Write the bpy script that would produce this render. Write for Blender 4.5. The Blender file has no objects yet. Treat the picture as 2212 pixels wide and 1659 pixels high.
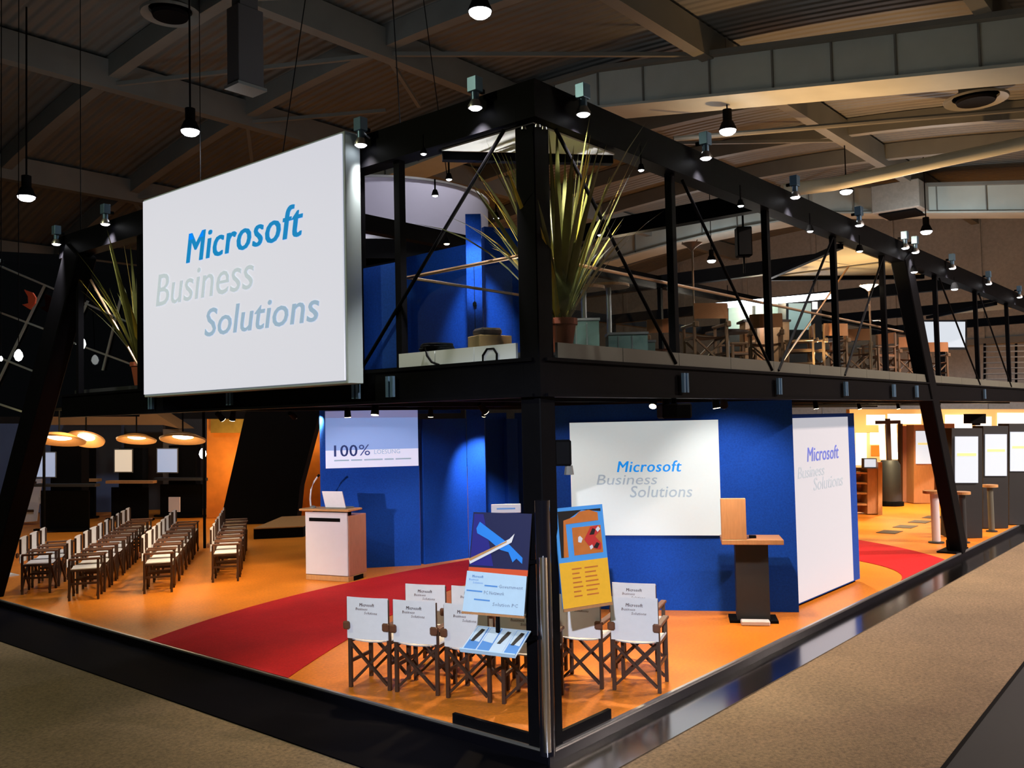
import bpy, bmesh, math, random
from mathutils import Vector, Matrix
random.seed(7)
C = bpy.context.scene.collection
sc = bpy.context.scene
# ------------------------------------------------------------------ camera (solved from the two facade vanishing points)
W, H = 2212, 1659
CX, CY = W/2, H/2
VL, VR = (-1212.0, 961.0), (2742.0, 874.0)
FP = math.sqrt(-((VL[0]-CX)*(VR[0]-CX)+(VL[1]-CY)*(VR[1]-CY)))
def cdir(p): return Vector(((p[0]-CX)/FP, -(p[1]-CY)/FP, -1.0))
ax = cdir(VR).normalized(); ay = cdir(VL); ay = (ay-ax*ax.dot(ay)).normalized(); az = ax.cross(ay)
RM = Matrix((ax, ay, az))
EYE = 2.45
_r = RM @ cdir((1183, 1620))
CAM = -_r*(-EYE/_r.z)
cam = bpy.data.cameras.new('camera'); cam.sensor_width = 36; cam.lens = FP*36/W; cam.clip_end = 300
co = bpy.data.objects.new('camera', cam); C.objects.link(co)
M4 = RM.to_4x4(); M4.translation = CAM; co.matrix_world = M4
sc.camera = co
def ray(p): return RM @ cdir(p)
def onz(p, z): r = ray(p); return CAM + r*((z-CAM.z)/r.z)
def ony(p, y): r = ray(p); return CAM + r*((y-CAM.y)/r.y)
def onx(p, x): r = ray(p); return CAM + r*((x-CAM.x)/r.x)
def bg(p, d): return CAM + ray(p)*d
FWD = ray((CX, CY)); FWD.z = 0; FWD.normalize()
RIGHT = Vector((FWD.y, -FWD.x, 0))
# ------------------------------------------------------------------ world, view, large lights
sc.view_settings.view_transform = 'Standard'; sc.view_settings.look = 'None'
sc.view_settings.exposure = 0.0; sc.view_settings.gamma = 1.0; sc.view_settings.use_curve_mapping = False
wd = bpy.data.worlds.new('hall_air'); sc.world = wd; wd.use_nodes = True
wb = wd.node_tree.nodes['Background']; wb.inputs[0].default_value = (.82, .92, 1, 1); wb.inputs[1].default_value = 0.05
def spot(loc, target, watt, color=(1, .78, .5), deg=70, blend=.6, rad=.05):
    l = bpy.data.lights.new('spot_light', 'SPOT'); l.energy = watt; l.color = color
    l.spot_size = math.radians(deg); l.spot_blend = blend; l.shadow_soft_size = rad
    o = bpy.data.objects.new('spot_light', l); C.objects.link(o); o.location = loc
    o.rotation_euler = (Vector(target)-Vector(loc)).to_track_quat('-Z', 'Y').to_euler()
    return o
def point(loc, watt, color=(1, .8, .55), rad=.1):
    l = bpy.data.lights.new('lamp_light', 'POINT'); l.energy = watt; l.color = color; l.shadow_soft_size = rad
    o = bpy.data.objects.new('lamp_light', l); C.objects.link(o); o.location = loc
    return o
# ------------------------------------------------------------------ materials
def mat(name, col, rough=.6, metal=0., var=0., scale=8., bump=0., emit=0., ecol=None, spec=.5, bscale=None):
    m = bpy.data.materials.new(name); m.use_nodes = True; nt = m.node_tree; b = nt.nodes['Principled BSDF']
    b.inputs['Base Color'].default_value = (*col, 1); b.inputs['Roughness'].default_value = rough
    b.inputs['Metallic'].default_value = metal; b.inputs['Specular IOR Level'].default_value = spec
    if var or bump:
        tc = nt.nodes.new('ShaderNodeTexCoord'); nz = nt.nodes.new('ShaderNodeTexNoise')
        nz.inputs['Scale'].default_value = scale; nz.inputs['Detail'].default_value = 5
        nt.links.new(tc.outputs['Object'], nz.inputs['Vector'])
        if var:
            mx = nt.nodes.new('ShaderNodeMix'); mx.data_type = 'RGBA'
            mx.inputs[6].default_value = (*[max(0, c*(1-var)) for c in col], 1)
            mx.inputs[7].default_value = (*[min(1, c*(1+var)) for c in col], 1)
            nt.links.new(nz.outputs['Fac'], mx.inputs[0]); nt.links.new(mx.outputs[2], b.inputs['Base Color'])
        if bump:
            n2 = nz
            if bscale:
                n2 = nt.nodes.new('ShaderNodeTexNoise'); n2.inputs['Scale'].default_value = bscale
                nt.links.new(tc.outputs['Object'], n2.inputs['Vector'])
            bp = nt.nodes.new('ShaderNodeBump'); bp.inputs['Strength'].default_value = bump; bp.inputs['Distance'].default_value = .02
            nt.links.new(n2.outputs['Fac'], bp.inputs['Height']); nt.links.new(bp.outputs[0], b.inputs['Normal'])
    if emit:
        b.inputs['Emission Color'].default_value = (*(ecol or col), 1); b.inputs['Emission Strength'].default_value = emit
    return m
def glass_mat(name, tint=(.8, .95, 1), refl=.08):
    m = bpy.data.materials.new(name); m.use_nodes = True; nt = m.node_tree; nt.nodes.clear()
    o = nt.nodes.new('ShaderNodeOutputMaterial'); mx = nt.nodes.new('ShaderNodeMixShader')
    t = nt.nodes.new('ShaderNodeBsdfTransparent'); t.inputs[0].default_value = (*tint, 1)
    g = nt.nodes.new('ShaderNodeBsdfGlossy'); g.inputs['Roughness'].default_value = .02
    mx.inputs[0].default_value = refl
    nt.links.new(t.outputs[0], mx.inputs[1]); nt.links.new(g.outputs[0], mx.inputs[2]); nt.links.new(mx.outputs[0], o.inputs[0])
    return m
def wave_mat(name, col, scale, axis, strength=.6, rough=.7):
    m = mat(name, col, rough, var=.25, scale=.6); nt = m.node_tree; b = nt.nodes['Principled BSDF']
    tc = nt.nodes.new('ShaderNodeTexCoord'); w = nt.nodes.new('ShaderNodeTexWave'); w.bands_direction = axis
    w.inputs['Scale'].default_value = scale; bp = nt.nodes.new('ShaderNodeBump'); bp.inputs['Strength'].default_value = strength; bp.inputs['Distance'].default_value = .08
    nt.links.new(tc.outputs['Object'], w.inputs['Vector']); nt.links.new(w.outputs['Fac'], bp.inputs['Height']); nt.links.new(bp.outputs[0], b.inputs['Normal'])
    return m
def wood_mat(name, col, rough=.45):
    m = mat(name, col, rough); nt = m.node_tree; b = nt.nodes['Principled BSDF']
    tc = nt.nodes.new('ShaderNodeTexCoord'); mp = nt.nodes.new('ShaderNodeMapping'); mp.inputs['Scale'].default_value = (14, 14, 2)
    nz = nt.nodes.new('ShaderNodeTexNoise'); nz.inputs['Scale'].default_value = 3; nz.inputs['Detail'].default_value = 6
    mx = nt.nodes.new('ShaderNodeMix'); mx.data_type = 'RGBA'
    mx.inputs[6].default_value = (*[c*.75 for c in col], 1); mx.inputs[7].default_value = (*[min(1, c*1.2) for c in col], 1)
    nt.links.new(tc.outputs['Object'], mp.inputs[0]); nt.links.new(mp.outputs[0], nz.inputs['Vector'])
    nt.links.new(nz.outputs['Fac'], mx.inputs[0]); nt.links.new(mx.outputs[2], b.inputs['Base Color'])
    return m
M = dict(
    carpet=mat('hall_carpet', (.20, .142, .085), .95, var=.3, scale=1.1, bump=.5, bscale=120),
    orange=mat('orange_carpet', (.72, .225, .022), .38, var=.25, scale=1.3, bump=.05, bscale=90, spec=.28),
    red=mat('red_carpet', (.48, .012, .018), .9, var=.15, scale=3, bump=.3, bscale=90, spec=.2),
    gloss=mat('black_gloss', (.006, .006, .010), .12),
    satin=mat('black_satin', (.002, .002, .004), .75, spec=.03),
    mirror=mat('black_mirror', (.30, .31, .34), .16, metal=1),
    black=mat('black_steel', (.0028, .0028, .004), .55, var=.3, scale=5, spec=.04),
    matte=mat('black_matte', (.0025, .0025, .003), .85, spec=.08),
    chrome=mat('polished_steel', (.75, .75, .77), .24, metal=1),
    alu=mat('aluminium', (.55, .55, .56), .35, metal=.9),
    bluegrey=mat('bluegrey_metal', (.18, .32, .50), .3, metal=.6),
    fascialit=mat('lit_fascia', (.62, .68, .72), .5),  # left fascia copy, the light on it put into the colour
    fascia=mat('pale_fascia', (.095, .098, .08), .5, var=.1, scale=3),
    blue=mat('blue_fabric', (.004, .060, .40), .75, var=.12, scale=3, bump=.15, bscale=150, spec=.2),
    signw=mat('sign_white', (.5, .5, .53), .5, emit=.66, ecol=(.86, .87, 1.0)),
    signside=mat('sign_side', (.48, .58, .62), .5),
    screen=mat('screen_white', (.40, .44, .45), .6, emit=.47, ecol=(.80, .93, .96), var=.03, scale=30),
    panelw=mat('panel_white', (.28, .28, .30), .5, emit=.50, ecol=(.88, .90, 1.0)),
    scrblue=mat('slide_blue', (.2, .28, .5), .6, emit=.52, ecol=(.30, .46, .95)),
    scrtop=mat('slide_top', (.3, .35, .6), .6, emit=.36, ecol=(.36, .42, .85)),
    scrlow=mat('slide_low', (.6, .6, .7), .6, emit=.58, ecol=(.72, .74, 1.0)),
    txtblue=mat('letter_blue', (.01, .22, .60), .5, emit=.50, ecol=(.006, .36, .86)),
    txtscreen=mat('letter_screen', (.30, .40, .48), .5, emit=.30, ecol=(.5,.66,.8)),
    txtgrey=mat('letter_grey', (.50, .56, .60), .5, emit=.60, ecol=(.62, .72, .82)),
    txtpale=mat('letter_pale', (.28, .42, .60), .5, emit=.55, ecol=(.45, .62, .84)),
    txtlilac=mat('letter_lilac', (.2, .2, .5), .5, emit=.42, ecol=(.38, .42, .85)),
    txtnavy=mat('letter_navy', (.03, .06, .28), .5, emit=.08, ecol=(.08, .16, .6)),
    txtink=mat('letter_ink', (.10, .05, .05), .7),
    txtslate=mat('letter_slate', (.17, .22, .34), .7),
    canvas=mat('canvas_white', (.68, .69, .75), .85, var=.05, scale=20, spec=.1),
    canvastan=mat('canvas_tan', (.40, .16, .06), .85, var=.1, scale=20),
    darkwood=wood_mat('dark_wood', (.045, .020, .012)),
    tanframe=wood_mat('tan_frame', (.20, .105, .05)),
    armwood=wood_mat('arm_wood', (.12, .045, .022)),
    tanwood=wood_mat('tan_wood', (.42, .20, .085)),
    rosewood=wood_mat('rose_wood', (.47, .22, .15)),
    palewood=wood_mat('pale_wood', (.50, .26, .10)),
    whitepl=mat('white_panel', (.62, .60, .66), .45, var=.05, scale=6),
    anthracite=mat('anthracite', (.016, .018, .022), .6, var=.1, scale=6),
    lens=mat('lamp_lens', (1, 1, 1), .3, emit=9, ecol=(.95, .95, 1)),
    lenswarm=mat('warm_lens', (1, .9, .7), .3, emit=7, ecol=(1, .84, .58)),
    leaf=mat('leaf', (.11, .115, .028), .5, var=.55, scale=6),
    leafy=mat('leaf_yellow', (.55, .40, .045), .5, var=.3, scale=6),
    terracotta=mat('terracotta', (.34, .075, .035), .7, var=.12, scale=9),
    soil=mat('soil', (.03, .018, .01), .95),
    glass=glass_mat('balustrade_glass', (.86, .93, .95), .07),
    rail=mat('bronze_rail', (.42, .27, .17), .35, metal=.7),
    hallroof=wave_mat('roof_sheet', (.10, .112, .11), 1.1, 'X', .7),
    txtfaint=mat('letter_faint', (.25, .27, .29), .5, emit=.43, ecol=(.78,.88,1)),
    steelgrey=mat('roof_steel', (.12, .135, .13), .6, var=.25, scale=1.2),
    girder=mat('girder_steel', (.36, .43, .42), .55, var=.25, scale=.9),
    wallgrey=mat('hall_wall', (.235, .25, .24), .8, var=.2, scale=.5),
    walldark=mat('hall_wall_dark', (.05, .05, .055), .8, var=.2, scale=.5),
    ceilpale=mat('ceiling_panel', (.72, .75, .80), .6),
    ceiltan=mat('ceiling_panel_tan', (.70, .55, .33), .6),
    cream=mat('cream_wall', (.85, .66, .38), .7),
    litwhite=mat('lit_white', (.9, .9, .9), .6, emit=1.15, ecol=(1, .95, .88)),
    kscreen=mat('kiosk_screen', (.2, .22, .25), .4, emit=.80, ecol=(.86, .92, 1.0)),
    yellowline=mat('screen_yellow', (.8, .7, .2), .5, emit=.7, ecol=(.95, .82, .35)),
    navy=mat('poster_navy', (.006, .010, .07), .45),
    indigo=mat('poster_indigo', (.012, .012, .22), .45),
    sky=mat('poster_sky', (.015, .22, .80), .45),
    posterred=mat('poster_orange_red', (.62, .075, .02), .5),
    sheetblue=mat('poster_pale_blue', (.45, .64, .85), .55, var=.05, scale=20),
    frameblue=mat('poster_frame_blue', (.07, .33, .80), .5),
    posteryellow=mat('poster_yellow', (.86, .46, .025), .55, var=.08, scale=25),
    posterorange=mat('poster_orange', (.55, .16, .03), .5, var=.2, scale=14),
    ink=mat('poster_black', (.012, .010, .010), .5),
    white=mat('paper_white', (.8, .8, .8), .6),
    paperred=mat('paper_red', (.55, .03, .03), .5),
    leafletblue=mat('leaflet_blue', (.08, .26, .66), .4),
    leafletpale=mat('leaflet_pale', (.52, .66, .82), .4),
    orangewall=mat('orange_wall', (.70, .22, .02), .7, var=.4, scale=2.5),
    bluewall=mat('grey_blue_wall', (.10, .15, .30), .7, var=.2, scale=2),
    browncan=mat('brown_canopy', (.36, .18, .065), .7, var=.15, scale=2),
    fridge=mat('fridge_light', (.3, .38, .34), .3, emit=.42, ecol=(.62, .80, .72)),
    tube=mat('tube_light', (1, 1, 1), .3, emit=5, ecol=(.92, .95, 1)),
    ringgrey=mat('ring_fabric', (.36, .34, .42), .8, var=.08, scale=1.5),
    greypl=mat('grey_plastic', (.18, .18, .17), .5),
    hazelamp=mat('bulb', (1, 1, 1), .3, emit=6, ecol=(.95, 1, .97)),
)
def speckle(m, scale, amt):     # fine pile grain in the colour
    nt = m.node_tree; b = nt.nodes['Principled BSDF']; tc = nt.nodes.new('ShaderNodeTexCoord'); nz = nt.nodes.new('ShaderNodeTexNoise')
    nz.inputs['Scale'].default_value = scale; nz.inputs['Detail'].default_value = 3; nz.inputs['Roughness'].default_value = .7
    mr = nt.nodes.new('ShaderNodeMapRange'); mr.inputs[1].default_value = .3; mr.inputs[2].default_value = .7; mr.inputs[3].default_value = 1-amt; mr.inputs[4].default_value = 1+amt
    mx = nt.nodes.new('ShaderNodeMix'); mx.data_type = 'RGBA'; mx.blend_type = 'MULTIPLY'; mx.inputs[0].default_value = 1
    src = b.inputs['Base Color'].links[0].from_socket
    nt.links.new(tc.outputs['Object'], nz.inputs['Vector']); nt.links.new(nz.outputs['Fac'], mr.inputs[0]); nt.links.new(src, mx.inputs[6]); nt.links.new(mr.outputs[0], mx.inputs[7]); nt.links.new(mx.outputs[2], b.inputs['Base Color'])
speckle(M['carpet'], 32, .38); speckle(M['orange'], 30, .16); speckle(M['red'], 40, .15); speckle(M['blue'], 45, .2); speckle(M['wallgrey'], 6, .12)
# ------------------------------------------------------------------ builders
class B:
    def __init__(s): s.bm = bmesh.new()
    def hexa(s, p):            # 8 points: bottom 0-3 ccw, top 4-7
        v = [s.bm.verts.new(Vector(q)) for q in p]
        for f in ((3,2,1,0),(4,5,6,7),(0,1,5,4),(1,2,6,5),(2,3,7,6),(3,0,4,7)): s.bm.faces.new([v[i] for i in f])
        return s
    def box(s, x0, x1, y0, y1, z0, z1):
        return s.hexa([(x0,y0,z0),(x1,y0,z0),(x1,y1,z0),(x0,y1,z0),(x0,y0,z1),(x1,y0,z1),(x1,y1,z1),(x0,y1,z1)])
    def bar(s, a, b, w, h, up=(0,0,1)):
        a, b = Vector(a), Vector(b); d = (b-a).normalized(); up = Vector(up)
        if abs(d.dot(up)) > .98: up = Vector((1,0,0))
        sx = d.cross(up).normalized(); sy = sx.cross(d).normalized()
        o = [(-1,-1),(1,-1),(1,1),(-1,1)]
        return s.hexa([a+sx*(i*w/2)+sy*(j*h/2) for i, j in o]+[b+sx*(i*w/2)+sy*(j*h/2) for i, j in o])
    def tube(s, a, b, r, n=10, r2=None):
        a, b = Vector(a), Vector(b); d = (b-a).normalized(); up = Vector((0,0,1)) if abs(d.z) < .95 else Vector((1,0,0))
        x = d.cross(up).normalized(); y = x.cross(d); r2 = r if r2 is None else r2
        A = [s.bm.verts.new(a+(x*math.cos(t)+y*math.sin(t))*r) for t in [2*math.pi*i/n for i in range(n)]]
        Bv = [s.bm.verts.new(b+(x*math.cos(t)+y*math.sin(t))*r2) for t in [2*math.pi*i/n for i in range(n)]]
        for i in range(n): s.bm.faces.new((A[i], A[(i+1)%n], Bv[(i+1)%n], Bv[i]))
        s.bm.faces.new(A[::-1]); s.bm.faces.new(Bv); return s
    def path(s, pts, r, n=7):
        pts = [Vector(p) for p in pts]; rings = []
        for i, p in enumerate(pts):
            d = (pts[min(i+1, len(pts)-1)]-pts[max(i-1, 0)]).normalized(); up = Vector((0,0,1)) if abs(d.z) < .95 else Vector((1,0,0))
            x = d.cross(up).normalized(); y = x.cross(d)
            rings.append([s.bm.verts.new(p+(x*math.cos(t)+y*math.sin(t))*r) for t in [2*math.pi*k/n for k in range(n)]])
        for A, Bv in zip(rings, rings[1:]):
            for i in range(n): s.bm.faces.new((A[i], A[(i+1)%n], Bv[(i+1)%n], Bv[i]))
        s.bm.faces.new(rings[0][::-1]); s.bm.faces.new(rings[-1]); return s
    def lathe(s, prof, c=(0,0,0), n=24):
        c = Vector(c); rings = []
        for r, z in prof: rings.append([s.bm.verts.new(c+Vector((r*math.cos(t), r*math.sin(t), z))) for t in [2*math.pi*k/n for k in range(n)]])
        for A, Bv in zip(rings, rings[1:]):
            for i in range(n): s.bm.faces.new((A[i], A[(i+1)%n], Bv[(i+1)%n], Bv[i]))
        if prof[0][0] > 1e-4: s.bm.faces.new(rings[0][::-1])
        if prof[-1][0] > 1e-4: s.bm.faces.new(rings[-1])
        return s
    def prism(s, poly, off):   # planar polygon of 3D points extruded by vector
        off = Vector(off); a = [s.bm.verts.new(Vector(p)) for p in poly]; b = [s.bm.verts.new(Vector(p)+off) for p in poly]; n = len(poly)
        s.bm.faces.new(a[::-1]); s.bm.faces.new(b)
        for i in range(n): s.bm.faces.new((a[i], a[(i+1)%n], b[(i+1)%n], b[i]))
        return s
    def sheet(s, rows):        # grid of points
        v = [[s.bm.verts.new(Vector(p)) for p in r] for r in rows]
        for i in range(len(v)-1):
            for j in range(len(v[0])-1): s.bm.faces.new((v[i][j], v[i][j+1], v[i+1][j+1], v[i+1][j]))
        return s
    def mesh(s, name, m, smooth=False, bevel=0):
        bmesh.ops.recalc_face_normals(s.bm, faces=s.bm.faces)
        if bevel: bmesh.ops.bevel(s.bm, geom=list(s.bm.edges), offset=bevel, segments=1, affect='EDGES')
        me = bpy.data.meshes.new(name); s.bm.to_mesh(me); s.bm.free()
        if m: me.materials.append(M[m] if isinstance(m, str) else m)
        if smooth:
            for p in me.polygons: p.use_smooth = True
            try: me.set_sharp_from_angle(angle=math.radians(40))
            except Exception: pass
        return me
    def build(s, name, m, parent=None, smooth=False, bevel=0):
        return link(name, s.mesh(name, m, smooth, bevel), parent)
def link(name, me, parent=None, loc=None):
    o = bpy.data.objects.new(name, me); C.objects.link(o)
    if parent: o.parent = parent
    if loc is not None: o.location = loc
    return o
def tag(o, label, cat, group=None):
    o['label'] = label; o['category'] = cat
    if group: o['group'] = group
    return o
def struct(o): o['kind'] = 'structure'; return o
def thing(name, label, cat, loc=(0,0,0), rotz=0, group=None):
    o = bpy.data.objects.new(name, None); C.objects.link(o); o.location = loc; o.rotation_euler = (0,0,rotz); o.empty_display_size = .1
    return tag(o, label, cat, group)
def dup(root, label, loc, rotz=0, group=None, skip=()):
    r = root.copy(); C.objects.link(r); r.location = loc; r.rotation_euler = (0,0,rotz); r['label'] = label
    if group: r['group'] = group
    for ch in list(root.children):
        if ch.name.split('.')[0] in skip: continue
        c = ch.copy(); C.objects.link(c); c.parent = r
        for g in ch.children:
            if g.name.split('.')[0] in skip: continue
            d = g.copy(); C.objects.link(d); d.parent = c
    return r
def frame(o, x, y):            # local plane: origin o, x right, y up
    x = Vector(x).normalized(); y = Vector(y); y = (y-x*x.dot(y)).normalized(); z = x.cross(y)
    m = Matrix((x, y, z)).transposed().to_4x4(); m.translation = Vector(o); return m
_txt = {}
def text_mesh(t, m, shear=0., bold=0., res=3, depth=.004):
    k = (t, m, shear, bold, res)
    if k in _txt: return _txt[k]
    cu = bpy.data.curves.new('lettering', 'FONT'); cu.body = t; cu.shear = shear; cu.offset = bold if bold < .009 else 0; cu.space_character = 1+bold*4; cu.extrude = depth; cu.resolution_u = res
    ob = bpy.data.objects.new('lettering', cu); C.objects.link(ob)
    bpy.context.view_layer.update()
    me = bpy.data.meshes.new_from_object(ob.evaluated_get(bpy.context.evaluated_depsgraph_get()))
    bpy.data.objects.remove(ob); bpy.data.curves.remove(cu)
    if bold > .009:
        bm = bmesh.new(); bm.from_mesh(me); g = list(bm.verts)+list(bm.edges)+list(bm.faces)
        for dx in (-.9*bold, .9*bold):
            dd = bmesh.ops.duplicate(bm, geom=g); bmesh.ops.translate(bm, vec=(dx, 0, 0), verts=[v for v in dd['geom'] if isinstance(v, bmesh.types.BMVert)])
        bm.to_mesh(me); bm.free()
    xs = [v.co.x for v in me.vertices]; ys = [v.co.y for v in me.vertices]
    x0, x1, y0, y1 = min(xs), max(xs), min(ys), max(ys)
    for v in me.vertices: v.co.x = (v.co.x-x0)/(x1-x0); v.co.y = (v.co.y-y0)/(y1-y0)
    me.materials.clear(); me.materials.append(M[m]); _txt[k] = me
    return me
def lettering(t, m, mat4, w, h, parent, shear=0., bold=0., res=3):
    o = link('lettering', text_mesh(t, m, shear, bold, res), parent)
    o.matrix_local = mat4 @ Matrix.Diagonal((w, h, min(1, h*4), 1)); return o
def quadplate(name, m, mat4, pts, t, parent):   # flat polygon in a local plane with thickness t
    poly = [mat4 @ Vector((x, y, 0)) for x, y in pts]; n = (mat4.to_3x3() @ Vector((0,0,1)))
    return B().prism(poly, n*t).build(name, m, parent)
ORD = ['first','second','third','fourth','fifth','sixth','seventh','eighth','ninth','tenth','eleventh','twelfth']
def bgquad(name, m, d, px, t, parent=None):     # polygon standing at depth d, t thick away from the viewer
    return B().prism([bg(p, d) for p in px], FWD*t).build(name, m, parent)
def bgrect(name, m, d, x0, y0, x1, y1, t, parent=None):
    return bgquad(name, m, d, [(x0,y1),(x1,y1),(x1,y0),(x0,y0)], t, parent)

# ================================================================== SETTING
def vz(y): return 12.5-.0075*(y-12)**2
o = B().box(-30, 60, -22, 46, -.3, -.1).build('floor', 'carpet'); struct(o)
o = B().box(0, 46, 0, 30, -.0995, 0).build('floor_stand', 'orange'); struct(o)
o = B().box(-.03, 46, -.03, 0, -.0995, .004).build('trim_1', 'alu'); struct(o)
o = B().box(-.03, 0, 0, 30, -.0995, .004).build('trim_2', 'alu'); struct(o)
o = B().box(-.04, 46, -.05, -.0305, -.0995, -.012).build('trim_3', 'gloss'); struct(o)
o = B().box(-.05, -.0305, -.0305, 30, -.0995, -.012).build('trim_4', 'satin'); struct(o)
o = B().box(-.9, 46, -.48, -.0505, -.0995, -.088).build('trim_5', 'mirror'); struct(o)
o = B().box(-.9, -.0505, -.0500, 30, -.0995, -.088).build('trim_6', 'satin'); struct(o)
# neighbour aisle strip, lower right corner
a, b = onz((2212, 1431), -.1), onz((2034, 1659), -.1); dv = (b-a).normalized(); nv = Vector((dv.y, -dv.x, 0))
if nv.dot(RIGHT) < 0: nv = -nv
a2 = a-dv*14; b2 = b+dv*4
for nm, o0, o1, h, mm in (('trim_7', 0, .03, .012, 'matte'), ('trim_8', .03, .55, .008, 'anthracite'), ('trim_9', .55, .62, .012, 'alu'), ('trim_10', .62, 4, .010, 'fascia')):
    struct(B().prism([p+Vector((0,0,.0005)) for p in (a2+nv*o0, b2+nv*o0, b2+nv*o1, a2+nv*o1)], (0,0,h)).build(nm, mm))
# hall walls
struct(B().box(42, 42.4, -22, 46, -.1, 13.5).build('wall_far', 'wallgrey'))
struct(B().box(-30, 42, 40, 40.4, -.1, 9).build('wall_left', 'walldark'))
wf = bpy.data.objects['wall_far']
for y in range(-18, 40, 4): B().box(41.9, 41.999, y, y+.25, -.1, vz(y)-.2).build('wall_pilaster', 'wallgrey', wf)
B().box(41.85, 41.999, -22, 40, 5.6, 5.9).build('wall_rail', 'steelgrey', wf)
# vaulted roof
ys = [-22+i*1.0 for i in range(69)]
rows = [[(x, y, vz(y)) for y in ys] for x in (-30, -10, 10, 30, 42.4)]
rows += [[(x, y, vz(y)+.25) for y in ys] for x in (42.4, -30)]
ceil = struct(B().sheet(rows).build('ceiling', 'hallroof'))
def arch(name, x, w, top, depth, m, y0=-22, y1=44, parent=ceil):
    bb = B(); yy = [y0+(y1-y0)*i/44 for i in range(45)]
    r = [[(x-w/2, y, vz(y)-top) for y in yy], [(x+w/2, y, vz(y)-top) for y in yy], [(x+w/2, y, vz(y)-top-depth) for y in yy], [(x-w/2, y, vz(y)-top-depth) for y in yy]]
    bb.sheet(r+[r[0]]); bmesh.ops.remove_doubles(bb.bm, verts=bb.bm.verts, dist=1e-5)
    return bb.build(name, m, parent)
for x in (-8, -3, 1.6, 5.8, 9.9, 20.2, 24.6, 28.4, 37.5): arch('rafter', x, .3, .02, .55, 'steelgrey')
for y in (-12.6, -6.4, -.1, 6.2, 12.5, 18.6, 25.5, 31.5):
    B().box(-28, 41.9, y-.16, y+.16, vz(y)-.85, vz(y)-.1).build('purlin', 'steelgrey', ceil)
def gz(y, x): # straight rake of the deep box girders, bent where they meet the crown
    if y < 9.5: return vz(9.5)-.35-(9.5-y)*.160
    return vz(y)-.35
for gx, gd, gw in ((15.0, .95, 1.0), (32.5, 1.0, 1.2)):
    def gbox(name, x0, x1, t0, t1, m):
        yy = [-16, 9.5]+[9.5+i*2 for i in range(1, 16)]; bb = B()
        q = [[(x, y, gz(y, gx)-t) for y in yy] for x, t in ((x0, t0), (x1, t0), (x1, t1), (x0, t1))]
        bb.sheet(q+[q[0]]); bmesh.ops.remove_doubles(bb.bm, verts=bb.bm.verts, dist=1e-5); return bb.build(name, m, ceil)
    gbox('girder_web', gx, gx+gw, .12, .12+gd, 'girder')
    gbox('girder_flange', gx-.12, gx+gw+.12, .121+gd, .19+gd, 'girder'); gbox('girder_flange', gx-.22, gx+gw+.2, .0, .119, 'steelgrey')
    y = -14.0
    while y < 30:
        B().bar((gx-.03, y, gz(y, gx)-.12-gd), (gx-.03, y, gz(y, gx)-.13), .04, .05).build('stiffener', 'steelgrey', ceil); y += 1.35+.7*random.random()
def brace(a, b): B().bar((a[0], a[1], vz(a[1])-.7), (b[0], b[1], vz(b[1])-.7), .1, .1).build('wind_brace', 'steelgrey', ceil)
for a, b in (((9.9,18.6),(12.5,18.6-3.2)), ((9.9,18.6),(12.4,22)), ((5.8,18.6),(9.9,12.5)), ((9.9,12.5),(13,14.5)), ((9.9,25.5),(12,28)), ((9.9,25.5),(13,23)), ((9.9,12.5),(15,6.2)), ((5.8,12.5),(9.9,6.2)), ((20.2,12.5),(24.6,6.2)), ((28.4,6.2),(32.5,12.5))): brace(a, b)
# roof-hung plant
def diffuser(label, x, y, z, r, m):
    t = thing('air_diffuser', label, 'air vent', (x, y, z), 0, 'round hall air vents')
    B().box(-r*.55, r*.55, -r*.4, r*.4, .12, vz(y)-z-.2).build('duct_neck', m, t)
    B().lathe([(r*.72, .12), (r, 0), (r*.97, -.06), (r*.72, .05), (r*.72, .12)], n=32).build('outer_ring', m, t, True)
    B().lathe([(r*.5, .1), (r*.62, -.03), (r*.58, -.1), (r*.4, -.05), (r*.02, -.05)], n=32).build('inner_cone', 'matte', t, True)
p = bg((2108, 214), 25.5); diffuser('round air vent under the orange-lit roof, upper right', p.x, p.y, p.z, .85, 'steelgrey')
p = bg((368, 28), 20); diffuser('round air vent under the dark roof, upper left', p.x, p.y, p.z, .64, 'steelgrey')
p = bg((1948, 432), 36)
t = thing('air_handler', 'grey box air handling unit high before the far wall', 'ventilation unit', (p.x, p.y, p.z))
B().box(-.9, .9, -.9, .9, -.55, .55).build('casing', 'wallgrey', t, bevel=.03); B().box(-.7, .7, -.7, .7, -.62, -.551).build('grille', 'matte', t)
B().tube((0,0,.551), (0,0,vz(p.y)-p.z-.05), .06).build('hanger', 'steelgrey', t)
p = bg((530, 110), 17.5)
t = thing('roof_duct', 'dark vertical duct box hanging from the left roof', 'duct', (p.x, p.y, p.z))
B().box(-.28, .28, -.2, .2, -.72, .8).build('duct_box', 'walldark', t, bevel=.01); B().box(-.2, .2, -.14, .14, .801, vz(p.y)-p.z-.02).build('duct_neck', 'walldark', t)
B().box(-.32, .32, -.24, .24, -.78, -.7205).build('duct_rim', 'steelgrey', t)
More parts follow.
